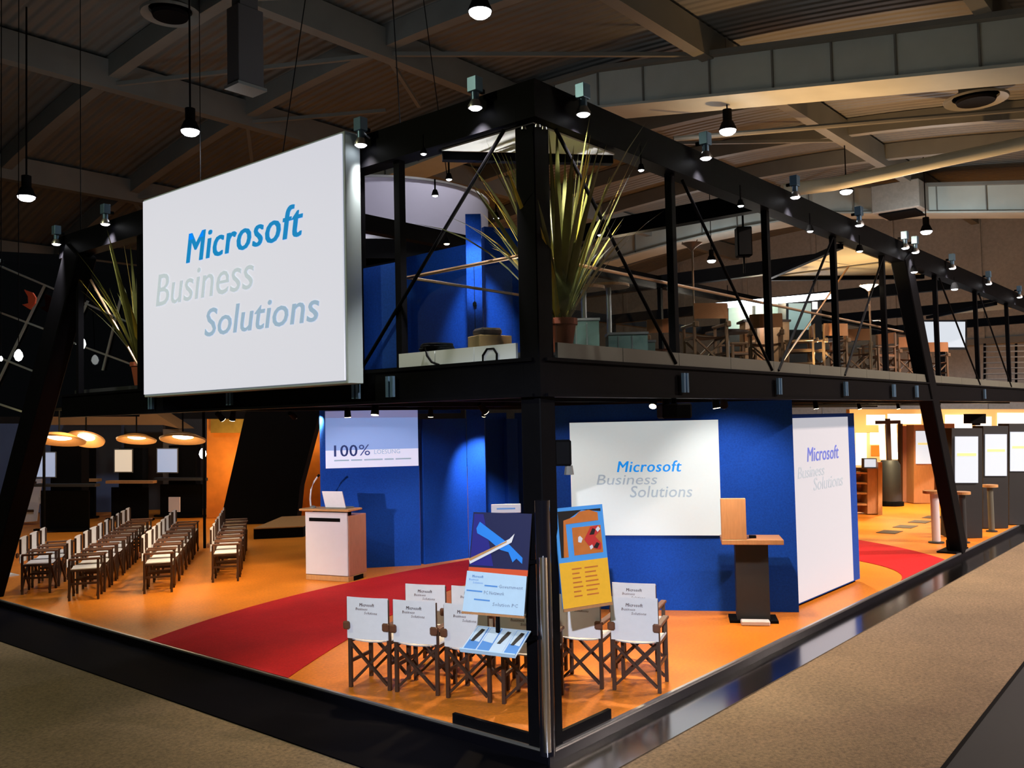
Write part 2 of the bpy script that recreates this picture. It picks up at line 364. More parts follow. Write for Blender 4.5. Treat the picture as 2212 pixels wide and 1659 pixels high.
# hall pendant lamps
def hall_lamp(label, px, d=None, loc=None, watt=500, s=1., col=(.95, .95, 1), up=0):
    p = bg(px, d) if loc is None else Vector(loc)
    t = thing('hall_pendant', label, 'hall lamp', p, 0, 'hall pendant lamps')
    B().lathe([(.07*s, .62*s), (.13*s, .60*s), (.13*s, .28*s), (.16*s, .25*s), (.25*s, .03*s), (.25*s, 0), (.235*s, 0), (.15*s, .2*s)], n=20).build('shade', 'matte', t, True)
    B().lathe([(.235*s, .01*s), (.22*s, -.05*s), (.15*s, -.11*s), (.001, -.14*s)], n=20).build('bulb_lens', 'lens', t, True)
    B().tube((0,0,.6*s), (0,0,max(.7, vz(p.y)-p.z-.1)), .02, 6).build('cable', 'matte', t)
    l = spot(p+Vector((0,0,-.2)), p+Vector((0,0,-5)), watt, col, 150, .4, .2)
    if up: point(p+Vector((0,0,-.35)), up, (.93, .98, 1), .3)  # cool point added under the lens to brighten the hall roof
    return t
hall_lamp('bright hall pendant lamp at the top edge above the corner roof', (1037, 25), 14.8, watt=450, s=.8, up=100)
hall_lamp('hall pendant lamp just above the big white sign', (411, 283), 19.0, watt=250, s=.8, up=100)
hall_lamp('hall pendant lamp at the far left edge', (57, 425), 20.5, watt=200, s=.8, up=85)
hall_lamp('hall pendant lamp between the roof girder and the right facade roof', (1572, 282), 23.0, watt=900, s=.9, up=25)
hall_lamp('hall pendant lamp in front of the curved pale roof pipe', (1828, 413), 30, watt=2500, s=.87, up=60)
hall_lamp('hall pendant lamp against the bare grey far wall', (2001, 500), 33, watt=5000, s=.86, up=330)
hall_lamp('small distant hall pendant lamp seen between the upper storey posts', (1537, 563), 40, watt=1200, s=.8, up=260)
for i, (x, y, w_) in enumerate(((6, -9.5, 7800), (14.5, -9, 10500), (24, -9, 9500))):  # unseen lamps added to brighten the right aisle floor
    hall_lamp(('added out-of-view hall pendant lamp over the near end of the right aisle', 'added out-of-view hall pendant lamp over the middle of the right aisle', 'added out-of-view hall pendant lamp over the far end of the right aisle')[i], (0,0), loc=(x, y, 9.0), watt=w_, col=(1, .78, .66))
hall_lamp('added out-of-view hall pendant lamp over the left aisle', (0,0), loc=(-8.5, 6, 9.3), watt=1700, col=(.9,.88,.5))  # unseen lamp added to lift the left aisle floor
hall_lamp('added out-of-view hall pendant lamp behind the visitor over the corner aisle', (0,0), loc=(-8, -8, 9.3), watt=700, col=(.95,.95,.9))  # unseen lamp added behind the camera
# pale curved pipe
t = B().path([bg(q, 27) for q in [(1690,412),(1800,398),(1920,373),(2040,346),(2140,325),(2230,305),(2330,280)]], .2, 10).build('roof_pipe', 'girder', None, True)
tag(t, 'pale curved pipe sweeping under the far right roof', 'pipe')
t = B().path([bg(q, 24) for q in [(1455,300),(1700,280),(1950,258),(2212,236),(2330,226)]], .07, 8).build('cable_track', 'steelgrey', None, True)
tag(t, 'long thin cable track under the orange-lit roof', 'cable tray')

# ================================================================== PAVILION FRAME
pf = thing('pavilion_frame', 'black steel frame of the two-storey corner pavilion', 'pavilion')
XE, YE = 26.0, 8.0
# corner column
B().box(-.02, .17, -.02, .17, .001, 4.72).build('corner_column', 'black', pf, bevel=.008)
B().tube((-.075, -.06, .001), (-.075, -.06, 1.86), .058, 20).build('column_tube', 'gloss', pf, True)
B().tube((-.135, -.105, .05), (-.135, -.105, 1.45), .030, 18).build('highlight_tube', 'chrome', pf, True)  # bright tube stands in for the highlight on the black column tube
for z in (.35, 1.12): B().box(-.105, .0, -.08, .0, z, z+.03).build('tube_clamp', 'black', pf)
for q in ((-.04,-.07),(.04,-.07),(-.07,.04)): B().lathe([(.001,.03),(.02,.02),(.022,0),(.001,-.0)], (q[0]-.02, q[1]-.02, 4.66), 10).build('cap_bolt', 'chrome', pf, True)
# kick boards at the platform corner
B().box(-.0, .035, .18, .98, .005, .085).build('kick_board', 'black', pf); B().box(.18, .85, -.0, .035, .005, .085).build('kick_board', 'black', pf)
# edge beams of deck and roof
B().box(-.06, XE, -.06, .10, 2.63, 2.93).build('deck_beam', 'black', pf); B().box(-.06, .10, .101, YE, 2.63, 2.93).build('deck_beam', 'black', pf)
B().box(-.09, XE, -.09, .10, 4.74, 5.03).build('roof_beam', 'black', pf); B().box(-.09, .10, .101, YE, 4.74, 5.03).build('roof_beam', 'black', pf)
for z0 in (2.63, 2.90): B().box(.0, XE, -.085, -.061, z0, z0+.025).build('beam_flange', 'black', pf); B().box(-.085, -.061, .0, YE, z0, z0+.025).build('beam_flange', 'black', pf)
B().box(.11, XE, .11, YE, 2.80, 2.99).build('deck_slab', 'anthracite', pf)
for y in (2, 4, 6): B().box(.11, XE, y-.06, y+.06, 2.66, 2.799).build('deck_joist', 'black', pf)
for x in (2, 4.2, 6.3, 8.6, 11, 13.5, 16, 19, 22): B().box(x-.06, x+.06, .11, YE, 2.70, 2.799).build('deck_joist', 'black', pf)
for x in (4.2, 8.6, 13.0, 17.4, 21.8): B().box(x-.07, x+.07, .11, YE, 4.76, 4.98).build('roof_cross_beam', 'black', pf)
for y in (4.0, 7.9): B().box(.11, XE, y-.07, y+.07, 4.76, 4.96).build('roof_cross_beam', 'black', pf)
# corner ceiling triangles with their hip beams
def tri(pts, m, hip):
    B().prism([(x, y, 4.722) for x, y in pts], (0,0,.014)).build('ceiling_panel', m, pf)
    a, b = hip; B().bar((a[0], a[1], 4.695), (b[0], b[1], 4.695), .08, .07).build('hip_beam', 'black', pf)
tri([(.0,.0),(1.12,.0),(.0,.98)], 'ceilpale', ((1.17,.06),(.06,1.03)))
tri([(6.75,.101),(8.52,.101),(8.52,1.85)], 'ceiltan', ((6.68,.08),(8.54,1.95)))
tri([(8.68,.101),(10.4,.101),(8.68,1.85)], 'ceiltan', ((10.45,.08),(8.66,1.95)))
tri([(15.6,.101),(17.3,.101),(17.3,1.85)], 'ceiltan', ((15.6,.08),(17.35,1.9)))
for a, b in (((.06,.10),(1.02,.10)),((.10,.06),(.10,.88))): pass
# posts, braces, clamps
post_me = B().box(-.035, .035, -.035, .035, 2.931, 4.739).mesh('post', 'black')
PX = [2.05, 4.14, 6.18, 8.10, 10.8, 13.5, 16.2, 19.0, 22.0]
for x in PX: link('post', post_me, pf, (x, .0, 0))
for y in (1.5, 2.03, 4.0, 6.0, 7.6): link('post', post_me, pf, (.0, y, 0))
for y in (4.0, 7.9):
    for x in (4.2, 8.6, 13): link('post', post_me, pf, (x, y, .03))
def rod(a, b, m='black', r=.016): B().tube(a, b, r, 8).build('brace_rod', m, pf, True)
rod((.22, -.05, 4.72), (1.98, -.05, 2.95)); rod((-.05, .25, 4.72), (-.05, 1.98, 2.95))
rod((2.2, -.05, 4.70), (4.08, -.05, 2.95)); rod((6.05, -.05, 4.70), (4.25, -.05, 2.95), 'black'); rod((8.0, -.05, 4.70), (6.3, -.05, 2.95)); rod((10.9, -.05, 4.7), (13.4, -.05, 2.95)); rod((13.6, -.05, 4.7), (16.1, -.05, 2.95))
rod((8.45, .6, 4.7), (6.9, 1.2, 3.0), 'rail', .014); rod((.05, 7.4, 4.4), (.05, 5.9, 2.95), 'rail', .014)
cl = B().box(-.045, -.012, -.115, -.086, 2.68, 2.86); cl.box(.012, .045, -.115, -.086, 2.68, 2.86); cl = cl.mesh('deck_clamp', 'bluegrey')
for x in (2.05, 4.14, 6.18, 8.1, 9.2, 13.5): link('deck_clamp', cl, pf, (x, 0, 0))
for y in (2.0, 1.55, 4.0, 5.6):
    o = link('deck_clamp', cl, pf, (0, y, 0)); o.rotation_euler = (0, 0, -math.pi/2)
# raking struts
def strut(a, b, w, dpt, up):
    B().bar(a, b, w, dpt, up).build('raking_strut', 'black', pf, bevel=.015)
strut((11.85, .06, .0), (9.0, .0, 4.85), .22, .34, (1,0,0)); B().box(11.45, 12.25, -.0, .32, .005, .03).build('strut_foot', 'black', pf); B().box(11.66, 12.02, .0, .22, .031, .22).build('strut_foot', 'black', pf, bevel=.02)
strut((.0, 10.62, .0), (-.0, 7.55, 4.8), .26, .40, (0,1,0))
# fascia panels of the upper floor
xs = [.18, 1.1, 2.05, 3.1, 4.14, 5.16, 6.18, 7.14, 8.1, 9.4, 10.8, 12.1, 13.5, 15, 16.2, 18, 20]
for x0, x1 in zip(xs, xs[1:]): B().box(x0+.004, x1-.004, -.045, -.02, 2.932, 3.05).build('fascia_panel', 'fascia', pf)
for y0, y1 in ((.18, .62), (.62, 1.06), (1.06, 1.5)): B().box(-.045, -.02, y0+.004, y1-.004, 2.932, 3.05).build('fascia_panel', 'fascialit', pf)
# balustrade glass and handrails
gx = [.25, 2.0, 4.1, 6.15, 8.07]
for x0, x1 in zip(gx, gx[1:]): B().box(x0+.06, x1-.06, .06, .068, 3.051, 3.70).build('glass_panel', 'glass', pf)
B().box(.06, .068, .3, 1.45, 3.051, 3.70).build('glass_panel', 'glass', pf)
B().tube((.2, .10, 3.73), (9.3, .10, 3.71), .016, 8).build('handrail', 'rail', pf, True)
B().tube((.10, .2, 3.75), (.10, 1.52, 3.73), .016, 8).build('handrail', 'rail', pf, True)
B().tube((.10, 1.52, 3.73), (1.75, 1.52, 3.72), .014, 8).build('handrail', 'rail', pf, True)
# blue infill panel between the left posts
B().box(.0, .03, 1.54, 2.0, 2.94, 3.86).build('infill_panel', 'blue', pf)

# roof-edge floodlights
def floodlight(label, loc, out, tgt, watt, s=1., col=(.95, .95, 1)):
    out = Vector(out)
    t = thing('roof_spotlight', label, 'spotlight', loc, math.atan2(out.y, out.x), 'roof edge spotlights')
    B().box(-.10, .02, -.015, .015, .10*s, .13*s).build('bracket', 'black', t)
    B().box(-.04*s, .04*s, -.045*s, .045*s, .09*s, .20*s).build('ballast_box', 'bluegrey', t, bevel=.004)
    B().tube((0,0,.089*s), (0,0,.03*s), .03*s, 14).build('lamp_neck', 'bluegrey', t, True)
    B().lathe([(.032*s,.03*s),(.056*s,-.012*s),(.056*s,-.03*s),(.05*s,-.03*s),(.028*s,.02*s)], n=18).build('reflector', 'alu', t, True)
    B().lathe([(.05*s,-.028*s),(.035*s,-.042*s),(.001,-.047*s)], n=18).build('lamp_lens', 'lens', t, True)
    if watt: spot(Vector(loc)+Vector((0,0,-.07*s)), tgt, watt, col, 75, .7, .05)
    return t
CW = (1, .93, .86)
floodlight('spotlight on the left roof edge nearest the corner column', (-.19, .42, 4.93), (-1,0,0), (1.0, 1.6, .4), 330, 1.05, CW)
floodlight('spotlight on the right roof edge nearest the corner column', (.40, -.19, 4.88), (0,-1,0), (1.6, 1.2, .4), 330, 1.05, CW)
floodlight('spotlight beside the top right corner of the big white sign', (-.19, 1.78, 4.93), (-1,0,0), (1.9, 2.0, .3), 60, 1.05, CW)
floodlight('spotlight on the left roof edge just beyond the big white sign', (-.19, 6.5, 4.98), (-1,0,0), (1.2, 8.2, .3), 300, 1.05, CW)
floodlight('spotlight at the far left end of the left roof edge', (-.19, 7.85, 4.93), (-1,0,0), (1.6, 9.6, .3), 260, 1.05, CW)
rs = [(2.42, 'above the first thin post of the right facade'), (4.55, 'above the second thin post of the right facade'), (6.65, 'above the third thin post of the right facade'), (8.6, 'at the head of the right raking strut, nearer one'), (9.1, 'at the head of the right raking strut, farther one'), (11.2, 'on the right roof edge just beyond the raking strut'), (13.8, 'second on the right roof edge beyond the raking strut'), (16.6, 'third on the right roof edge beyond the raking strut')]
for i, (x, lb) in enumerate(rs): floodlight('spotlight '+lb, (x, -.19, 4.96 if i < 3 else 4.92), (0,-1,0), (x+.8, 1.2, 0), (150 if i < 3 else 110), 1.08, CW)
# small downlights under the open roof
dl = [((915,333),4.6,'above the drum-shaped grey ring, topmost'),((970,388),4.6,'beside the left plant leaf tips'),((940,423),4.6,'in front of the curved grey ring'),((965,527),4.6,'under the dark belly of the grey ring'),((1072,472),4.6,'left of the corner column beside the blue pillar'),((1385,368),4.55,'right of the tall plant under the roof beam'),((1297,508),4.55,'behind the plant leaves right of the column'),((1600,445),4.55,'between the second and third roof spotlights'),((1750,500),4.55,'left of the tan ceiling triangle'),((1857,543),4.55,'below the tan ceiling triangle edge'),((1975,588),4.55,'just right of the right raking strut head'),((2062,625),4.55,'over the upper storey screen')]
for i, (p_, z, lb) in enumerate(dl):
    p = onz(p_, z)
    t = thing('ceiling_downlight', 'small downlight '+lb, 'downlight', p, 0, 'small roof downlights')
    s = (p-CAM).length/7.5*.55
    B().lathe([(.03*s,.09*s),(.05*s,.03*s),(.055*s,0),(.045*s,0),(.03*s,.05*s)], n=12).build('can', 'matte', t, True)
    B().lathe([(.046*s,.004),(.03*s,-.012*s),(.001,-.016*s)], n=12).build('lamp_lens', 'lenswarm' if i in (3,9) else 'lens', t, True)
    B().tube((0,0,.08*s), (0,0,4.76-z), .008, 6).build('drop_rod', 'matte', t)

# ================================================================== BIG SIGN
SX = -.28
bl, br, tl, tr = onx((310,858),SX), onx((750,829),SX), onx((310,432),SX), onx((745,281),SX)
y0, y1, z0, z1 = (br.y+tr.y)/2, (bl.y+tl.y)/2, (bl.z+br.z)/2, (tl.z+tr.z)/2
sg = thing('hanging_sign', 'huge white illuminated sign box hung on the left facade', 'sign', (0,0,0))
B().box(SX+.004, -.10, y0, y1, z0, z1).build('sign_case', 'signside', sg, bevel=.006)
B().box(SX-.012, SX+.003, y0+.03, y1-.02, z0+.03, z1-.025).build('sign_face', 'signw', sg)
for y in (2.3, 4.0, 5.4):
    B().box(-.099, -.0901, y-.03, y+.03, z1-.3, z1-.15).build('hanger_plate', 'black', sg)
B().path([(-.15, y0, z1-.02), (-.12, y0-.07, z1-.0), (-.1, y0-.13, z1-.06)], .008, 6).build('cable', 'whitepl', sg)
def signtext(t, pl, pr, hpx0, hpx1, m, X, parent, bold, shear):
    a = onx(pl, X); b = onx(pr, X); z_top = onx(hpx1, X).z; zb = onx(hpx0, X).z
    lettering(t, m, frame((X-.004, a.y, zb), (0,-1,0), (0,0,1)), abs(a.y-b.y), z_top-zb, parent, shear, bold)
SF = SX-.012
signtext('Microsoft', (403,560), (655,480), (410,568), (653,436), 'txtblue', SF, sg, .022, .2)
signtext('Business', (338,640), (549,590), (345,662), (352,592), 'txtgrey', SF, sg, .0, .18)
signtext('Solutions', (443,700), (690,660), (452,727), (690,624), 'txtpale', SF, sg, .006, .18)

# ================================================================== BLUE PARTITIONS, SCREENS
def wall_seg(parent, name, a, b, h, th, m='blue', z0=.001):
    a = Vector((a[0], a[1], 0)); b = Vector((b[0], b[1], 0)); d = (b-a).normalized(); n = Vector((d.y, -d.x, 0))
    if n.dot(FWD) < 0: n = -n
    return B().prism([v+Vector((0,0,z0)) for v in (a, b, b+n*th, a+n*th)], (0,0,h)).build(name, m, parent)
A = onz((690, 1237), 0); Bp = Vector((5.60, 7.11, 0)); dA = (Vector((4.88,7.707,0))-Bp).normalized()
def hit2(px, P, d):     # where the vertical plane through P with direction d meets image column px (at mid height)
    r = ray(px); den = r.x*d.y-r.y*d.x; s = ((P.x-CAM.x)*d.y-(P.y-CAM.y)*d.x)/den
    return CAM + r*s
A = hit2((692, 1050), Bp, dA); A.z = 0
pw = thing('blue_partition', 'tall blue partition wall behind the lectern carrying the projected slide', 'partition wall')
wall_seg(pw, 'wall_panel', A, Bp, 2.78, .14)
wall_seg(pw, 'wall_panel', Bp+Vector((.10,.0,0)), (6.66, 6.97), 2.52, .12)
wall_seg(pw, 'lintel', Bp+Vector((-.0,.12,0)), (6.66, 7.1), .16, .08, z0=2.62)
wall_seg(pw, 'end_pillar', (6.66, 6.96), (6.86, 6.70), 2.78, .2)
# slide on the partition
n1 = Vector((dA.y, -dA.x, 0));
if n1.dot(FWD) > 0: n1 = -n1
P1 = Bp+n1*.03; ru = -dA
def wpt(px): return hit2(px, P1, dA)
a0, a1 = wpt((702,885)), wpt((902,885)); zt = (wpt((702,888)).z+wpt((902,885)).z)/2; zb = (wpt((702,1012)).z+wpt((905,1006)).z)/2
sl = thing('projection_screen', 'pale blue projected slide reading 100% on the partition behind the lectern', 'screen')
wv = (Vector((a1.x,a1.y,0))-Vector((a0.x,a0.y,0))); ww = wv.length
F1 = frame((a0.x, a0.y, zb), wv, (0,0,1)); hh = zt-zb
quadplate('screen_back', 'whitepl', F1 @ Matrix.Translation((0,0,-.028)), [(0,0),(ww,0),(ww,hh),(0,hh)], .026, sl)
quadplate('slide_top_band', 'scrtop', F1, [(0,hh*.88),(ww,hh*.86),(ww,hh),(0,hh)], .004, sl)
quadplate('slide_field', 'scrblue', F1, [(0,hh*.31),(ww,hh*.31),(ww,hh*.86),(0,hh*.88)], .004, sl)
quadplate('slide_low_band', 'scrlow', F1, [(0,0),(ww,0),(ww,hh*.31),(0,hh*.31)], .004, sl)
T = lambda x, y: F1 @ Matrix.Translation((x*ww, y*hh, .008))
lettering('100', 'txtnavy', T(.09,.20), .25*ww, .20*hh, sl, 0, .014); lettering('%', 'txtnavy', T(.355,.21), .12*ww, .19*hh, sl, 0, 0)
lettering('LOESUNG', 'txtscreen', T(.52,.23), .28*ww, .075*hh, sl, 0, 0); [quadplate('print_line', 'txtscreen', F1 @ Matrix.Translation((0,0,.0045)), [(x*ww,.12*hh),((x+l)*ww,.12*hh),((x+l)*ww,.145*hh),(x*ww,.145*hh)], .001, sl) for x, l in ((.09,.16),(.27,.12),(.41,.2),(.63,.1),(.75,.17))]
# further blue walls near the centre
pw2 = thing('blue_partition', 'narrow stepped blue partition between the lectern wall and the corner column', 'partition wall')
q0, q1, q2 = onz((1050,1190),0), onz((1100,1186),0), onz((1118,1184),0)
wall_seg(pw2, 'wall_panel', q0+FWD*.3, q1+FWD*.3, 2.62, .12); wall_seg(pw2, 'end_pillar', q1+FWD*.15, q2+FWD*.15+RIGHT*.05, 2.5, .2)
wall_seg(pw2, 'wall_panel', q2+FWD*1.2, q2+FWD*1.2+RIGHT*2.2, 2.62, .12)
# wall with the big screen
S0, S1 = Vector((4.349,2.488,0)), Vector((5.56,.36,0)); dS = (S0-S1).normalized()
S0 = S1+dS*3.35; nS = Vector((dS.y,-dS.x,0));
if nS.dot(FWD) > 0: nS = -nS
pw3 = thing('blue_partition', 'wide blue partition wall behind the front chairs carrying the white screen', 'partition wall')
wall_seg(pw3, 'wall_panel', S0, S1, 2.64, .14)
P3 = S1+nS*.04
def spt(px): return hit2(px, P3, dS)
a0, a1 = spt((1233,1030)), spt((1555,1030)); zt = (spt((1230,912)).z+spt((1550,908)).z)/2; zb = (spt((1237,1155)).z+spt((1560,1158)).z)/2
wv = Vector((a1.x-a0.x, a1.y-a0.y, 0)); ww = wv.length; hh = zt-zb; F2 = frame((a0.x,a0.y,zb), wv, (0,0,1))
s2 = thing('projection_screen', 'large white projection screen with blue company logo on the right blue wall', 'screen')
quadplate('screen_back', 'whitepl', F2 @ Matrix.Translation((0,0,-.036)), [(0,0),(ww,0),(ww,hh),(0,hh)], .034, s2)
quadplate('screen_face', 'screen', F2, [(0,0),(ww,0),(ww,hh),(0,hh)], .004, s2)
T = lambda px, py: F2 @ Matrix.Translation(((px-1233)/322*ww, (1157-py)/247*hh, .006)); k = ww/322; kh = hh/247
lettering('Microsoft', 'txtblue', T(1335,1020), 140*k, 24*kh, s2, .2, .022); lettering('Business', 'txtscreen', T(1290,1047), 132*k, 22*kh, s2, .18, 0); lettering('Solutions', 'txtscreen', T(1362,1075), 134*k, 25*kh, s2, .18, .006)
# tower with light panel on the right facade
tw = thing('display_tower', 'blue display tower with tall white light panel on the right facade', 'display tower')
B().box(5.66, 8.06, .47, .95, .04, 2.46).build('tower_body', 'blue', tw); B().box(5.7, 8.0, .52, .9, .001, .039).build('tower_plinth', 'matte', tw)
lp = B().box(5.77, 7.76, .455, .469, .06, 2.41).build('light_panel', 'panelw', tw)
F3 = frame((5.77,.452,.06), (1,0,0), (0,0,1))
def t3(px, py): q = ony((px,py), .452); return Matrix.Translation(Vector((0,0,0))) @ frame((q.x,.452,q.z), (1,0,0), (0,0,1))
wq = ony((1812,1000),.452).x-ony((1744,1000),.452).x
lettering('Microsoft', 'txtlilac', t3(1744,998), wq, .19, tw, .15, .01); lettering('Business', 'txtfaint', t3(1724,1035), wq*.8, .15, tw, .15, 0); lettering('Solutions', 'txtfaint', t3(1758,1060), wq*.95, .17, tw, .15, 0)

# ================================================================== RED CARPETS
def bez(p, n=14):
    p = [Vector((*q, 0)) for q in p]; out = []
    for i in range(n+1):
        t = i/n; s = 1-t
        out.append(p[0]*s**3+p[1]*3*s*s*t+p[2]*3*s*t*t+p[3]*t**3)
    return out
def runner(label, e1, e2):
    a, b = bez(e1), bez(e2); rows = [[v+Vector((0,0,.004)) for v in a], [v+Vector((0,0,.004)) for v in b]]
    bb = B(); bb.sheet(rows); r = bmesh.ops.extrude_face_region(bb.bm, geom=list(bb.bm.faces)); 
    for v in r['geom']:
        if isinstance(v, bmesh.types.BMVert): v.co.z += .004
    return tag(bb.build('carpet_runner', 'red'), label, 'carpet')
runner('red carpet path running inward from the left stand edge past the lectern', [(.004,5.85),(1.6,6.6),(3.3,7.0),(6.45,6.80)], [(.004,3.2),(2.4,4.6),(4.2,5.3),(6.9,5.5)])
runner('red carpet arc crossing the right stand edge beyond the display tower', [(8.42,.004),(9.3,.15),(10.0,.8),(10.3,2.4)], [(10.72,.004),(11.6,.7),(12.4,1.7),(13.0,3.4)])
for i in range(4):
    t = tag(B().box(13.62+i*1.06, 13.62+i*1.06+.52, 1.68, 2.06, .004, .010).build('floor_plate', 'darkwood'), ORD[i]+' dark floor plate from the red arc on the orange floor', 'floor plate', 'dark floor plates')

# ================================================================== DIRECTOR CHAIRS
def make_chair(name, label, loc, rz, cloth, group, zb=.462, wd='darkwood'):
    t = thing(name, label, 'chair', loc, rz, group)
    lg = B().box(-.016, .016, -.016, .016, .001, .575).mesh('leg', wd)
    for x in (-.205, .205):
        for y in (-.19, .19): link('leg', lg, t, (x, y, 0))
    for y in (-.19, .19):
        for s in (-1, 1): B().bar((-.19*s, y+.012*s, .05), (.19*s, y+.012*s, .41), .022, .03, (0,1,0)).build('cross_bar', wd, t)
    for x in (-.205, .205):
        B().bar((x, -.174, .24), (x, .174, .24), .02, .03).build('side_rail', wd, t); B().bar((x, -.174, .43), (x, .174, .43), .024, .03).build('seat_rail', wd, t)
        B().box(x-.030, x+.030, -.20, .225, .576, .604).build('armrest', 'armwood' if wd == 'darkwood' else wd, t, bevel=.006); B().box(x-.034, x+.034, -.275, -.242, .55, .625).build('arm_end', 'armwood' if wd == 'darkwood' else wd, t, bevel=.012)
        B().box(x-.013, x+.013, -.228, -.201, .605, .83).build('back_post', wd, t)
    r = [[(x, y, .452-.02*(1-(x/.205)**2)) for y in (-.19, 0, .19)] for x in (-.205, -.13, -.065, 0, .065, .13, .205)]
    b = B(); b.sheet(r); b.sheet([[(x, y, z-.008) for x, y, z in q] for q in r]); b.box(-.215, -.206, -.19, .19, .436, .458).box(.206, .215, -.19, .19, .436, .458); b.build('seat', cloth, t)
    r = [[(x, -.222-.018*(1-(x/.215)**2)-sg*.004*1, z) for z in (zb, zb+(.845-zb)*.35, zb+(.845-zb)*.7, .845)] for sg in (0,) for x in (-.215, -.14, -.07, 0, .07, .14, .215)]
    b = B(); b.sheet(r); b.sheet([[(x, y-.006, z) for x, y, z in q] for q in r]); bk = b.build('backrest', cloth, t, True)
    return t, bk
FD = Vector((.94, .33, 0)).normalized(); RZ = math.atan2(-FD.x, FD.y)
proto, bk = make_chair('director_chair', 'x', (0,0,0), RZ, 'canvas', 'chairs before the corner column')
Fb = frame((0, -.249, 0), (1,0,0), (0,0,1))
# printed back, read from behind
Fb = frame((0, -.2495, 0), (1,0,0), (0,0,1))
def bprint(t, x, z, w, h, bold=0, sh=.15): lettering(t, 'txtink', Fb @ Matrix.Translation((x, z, 0)), w, h, bk, sh, bold, 1)
bprint('Microsoft', -.07, .765, .155, .030, .02); bprint('Business', -.11, .73, .125, .024); bprint('Solutions', -.02, .695, .135, .024)
seats = [((.24,2.27),'leftmost canvas chair of the front row, nearest the red carpet'), ((.39,1.80),'second canvas chair of the front row, counted from the red carpet'), ((.53,1.28),'third canvas chair of the front row, behind the pale blue leaflet'), ((.70,.78),'front row canvas chair half hidden behind the corner column'),
         ((1.02,2.31),'leftmost canvas chair of the second row, counted from the red carpet'), ((1.20,1.84),'second row canvas chair peeking out beside the pale blue leaflet'), ((1.36,1.22),'second row canvas chair hidden behind the corner column'), ((1.42,.72),'canvas chair under the yellow poster right of the column'), ((1.60,.235),'rightmost canvas chair, at the right stand edge'), ((2.21,.62),'canvas chair directly behind the rightmost front chair')]
for i, (q, lb) in enumerate(seats):
    p = Vector((q[0], q[1], 0))+FD*.20; p.z = .001
    if i == 0: proto.location = p; proto['label'] = lb
    else: dup(proto, lb, p, RZ+random.uniform(-.06, .06))
# left audience block
FL = Vector((.82, -.58, 0)).normalized(); RL = Vector((.58, .82, 0)).normalized(); RZL = math.atan2(-FL.x, FL.y)
blocks = [((.62,10.35), 3), ((.80,9.20), 10), ((1.72,8.78), 8), ((2.85,8.75), 7)]
for r_, (q, n) in enumerate(blocks):
    for i in range(n):
        p = Vector((q[0], q[1], .001))+RL*(i*.60)
        dup(proto, '%s canvas chair from the front edge in the %s row of the left seating block' % (ORD[i], ORD[r_]), p, RZL+random.uniform(-.07, .07), 'left seating block chairs', skip=('lettering',))
# low black step behind the left chairs
t = thing('stage_step', 'low dark step platform behind the left seating block beside the black wall', 'step')
a = onz((548,1165),0); b = onz((655,1160),0); 
B().prism([a+Vector((0,0,.001)), b+Vector((0,0,.001)), b+FWD*2.4+Vector((0,0,.001)), a+FWD*2.4+Vector((0,0,.001))], (0,0,.22)).build('step_body', 'matte', t)
B().prism([v+Vector((0,0,.2215)) for v in (a-FWD*.03, b-FWD*.03, b+FWD*2.4, a+FWD*2.4)], (0,0,.02)).build('step_top', 'palewood', t)

# ================================================================== LECTERN
e1 = Vector((.276,-.961,0)); LC = Vector((3.695,7.26,.001)); rz = math.atan2(e1.y, e1.x)
t = thing('lectern', 'wooden lectern with white front panel on the orange floor', 'lectern', LC, rz)
B().box(-.37, .40, .032, .52, .08, 1.02).build('cabinet', 'rosewood', t, bevel=.006)
B().box(-.41, .39, .0, .031, .09, 1.075).build('front_panel', 'whitepl', t, bevel=.006)
B().box(-.33, .26, -.006, -.0005, .93, .985).build('panel_slot', 'matte', t)
B().box(-.41, .40, .0, .5, .0, .079).build('plinth', 'palewood', t, bevel=.006)
B().box(.401, .412, .14, .40, .0, .07).build('plinth_vent', 'matte', t)
B().box(-.49, .46, -.06, .33, 1.095, 1.13).build('desk_top', 'palewood', t, bevel=.01)
B().box(-.3, .3, .05, .25, 1.021, 1.094).build('desk_support', 'matte', t)
LM = Matrix.Translation(LC) @ Matrix.Rotation(rz, 4, 'Z')
t = thing('laptop', 'open laptop with pale lid standing on the lectern', 'laptop', LM @ Vector((.16, .12, 1.131)), rz)
B().box(-.19, .19, -.10, .14, 0, .022).build('keyboard_base', 'greypl', t, bevel=.004)
B().hexa([(-.19,-.10,.0225),(.19,-.10,.0225),(.19,-.085,.0225),(-.19,-.085,.0225),(-.21,-.16,.28),(.17,-.16,.28),(.17,-.145,.28),(-.21,-.145,.28)]).build('screen_lid', 'canvas', t)
t = thing('microphone', 'thin gooseneck microphone on the left end of the lectern', 'microphone', LM @ Vector((-.33, .1, 1.131)), rz)
B().lathe([(.05,0),(.05,.02),(.02,.035),(.001,.036)], n=16).build('mic_base', 'greypl', t, True)
B().path([(-.04,0,.03),(-.05,0,.15),(-.03,0,.3),(.03,0,.42),(.1,0,.5)], .013, 8).build('gooseneck', 'whitepl', t, True)
B().tube((.1,0,.5), (.13,0,.53), .018, 10).build('mic_head', 'matte', t, True)
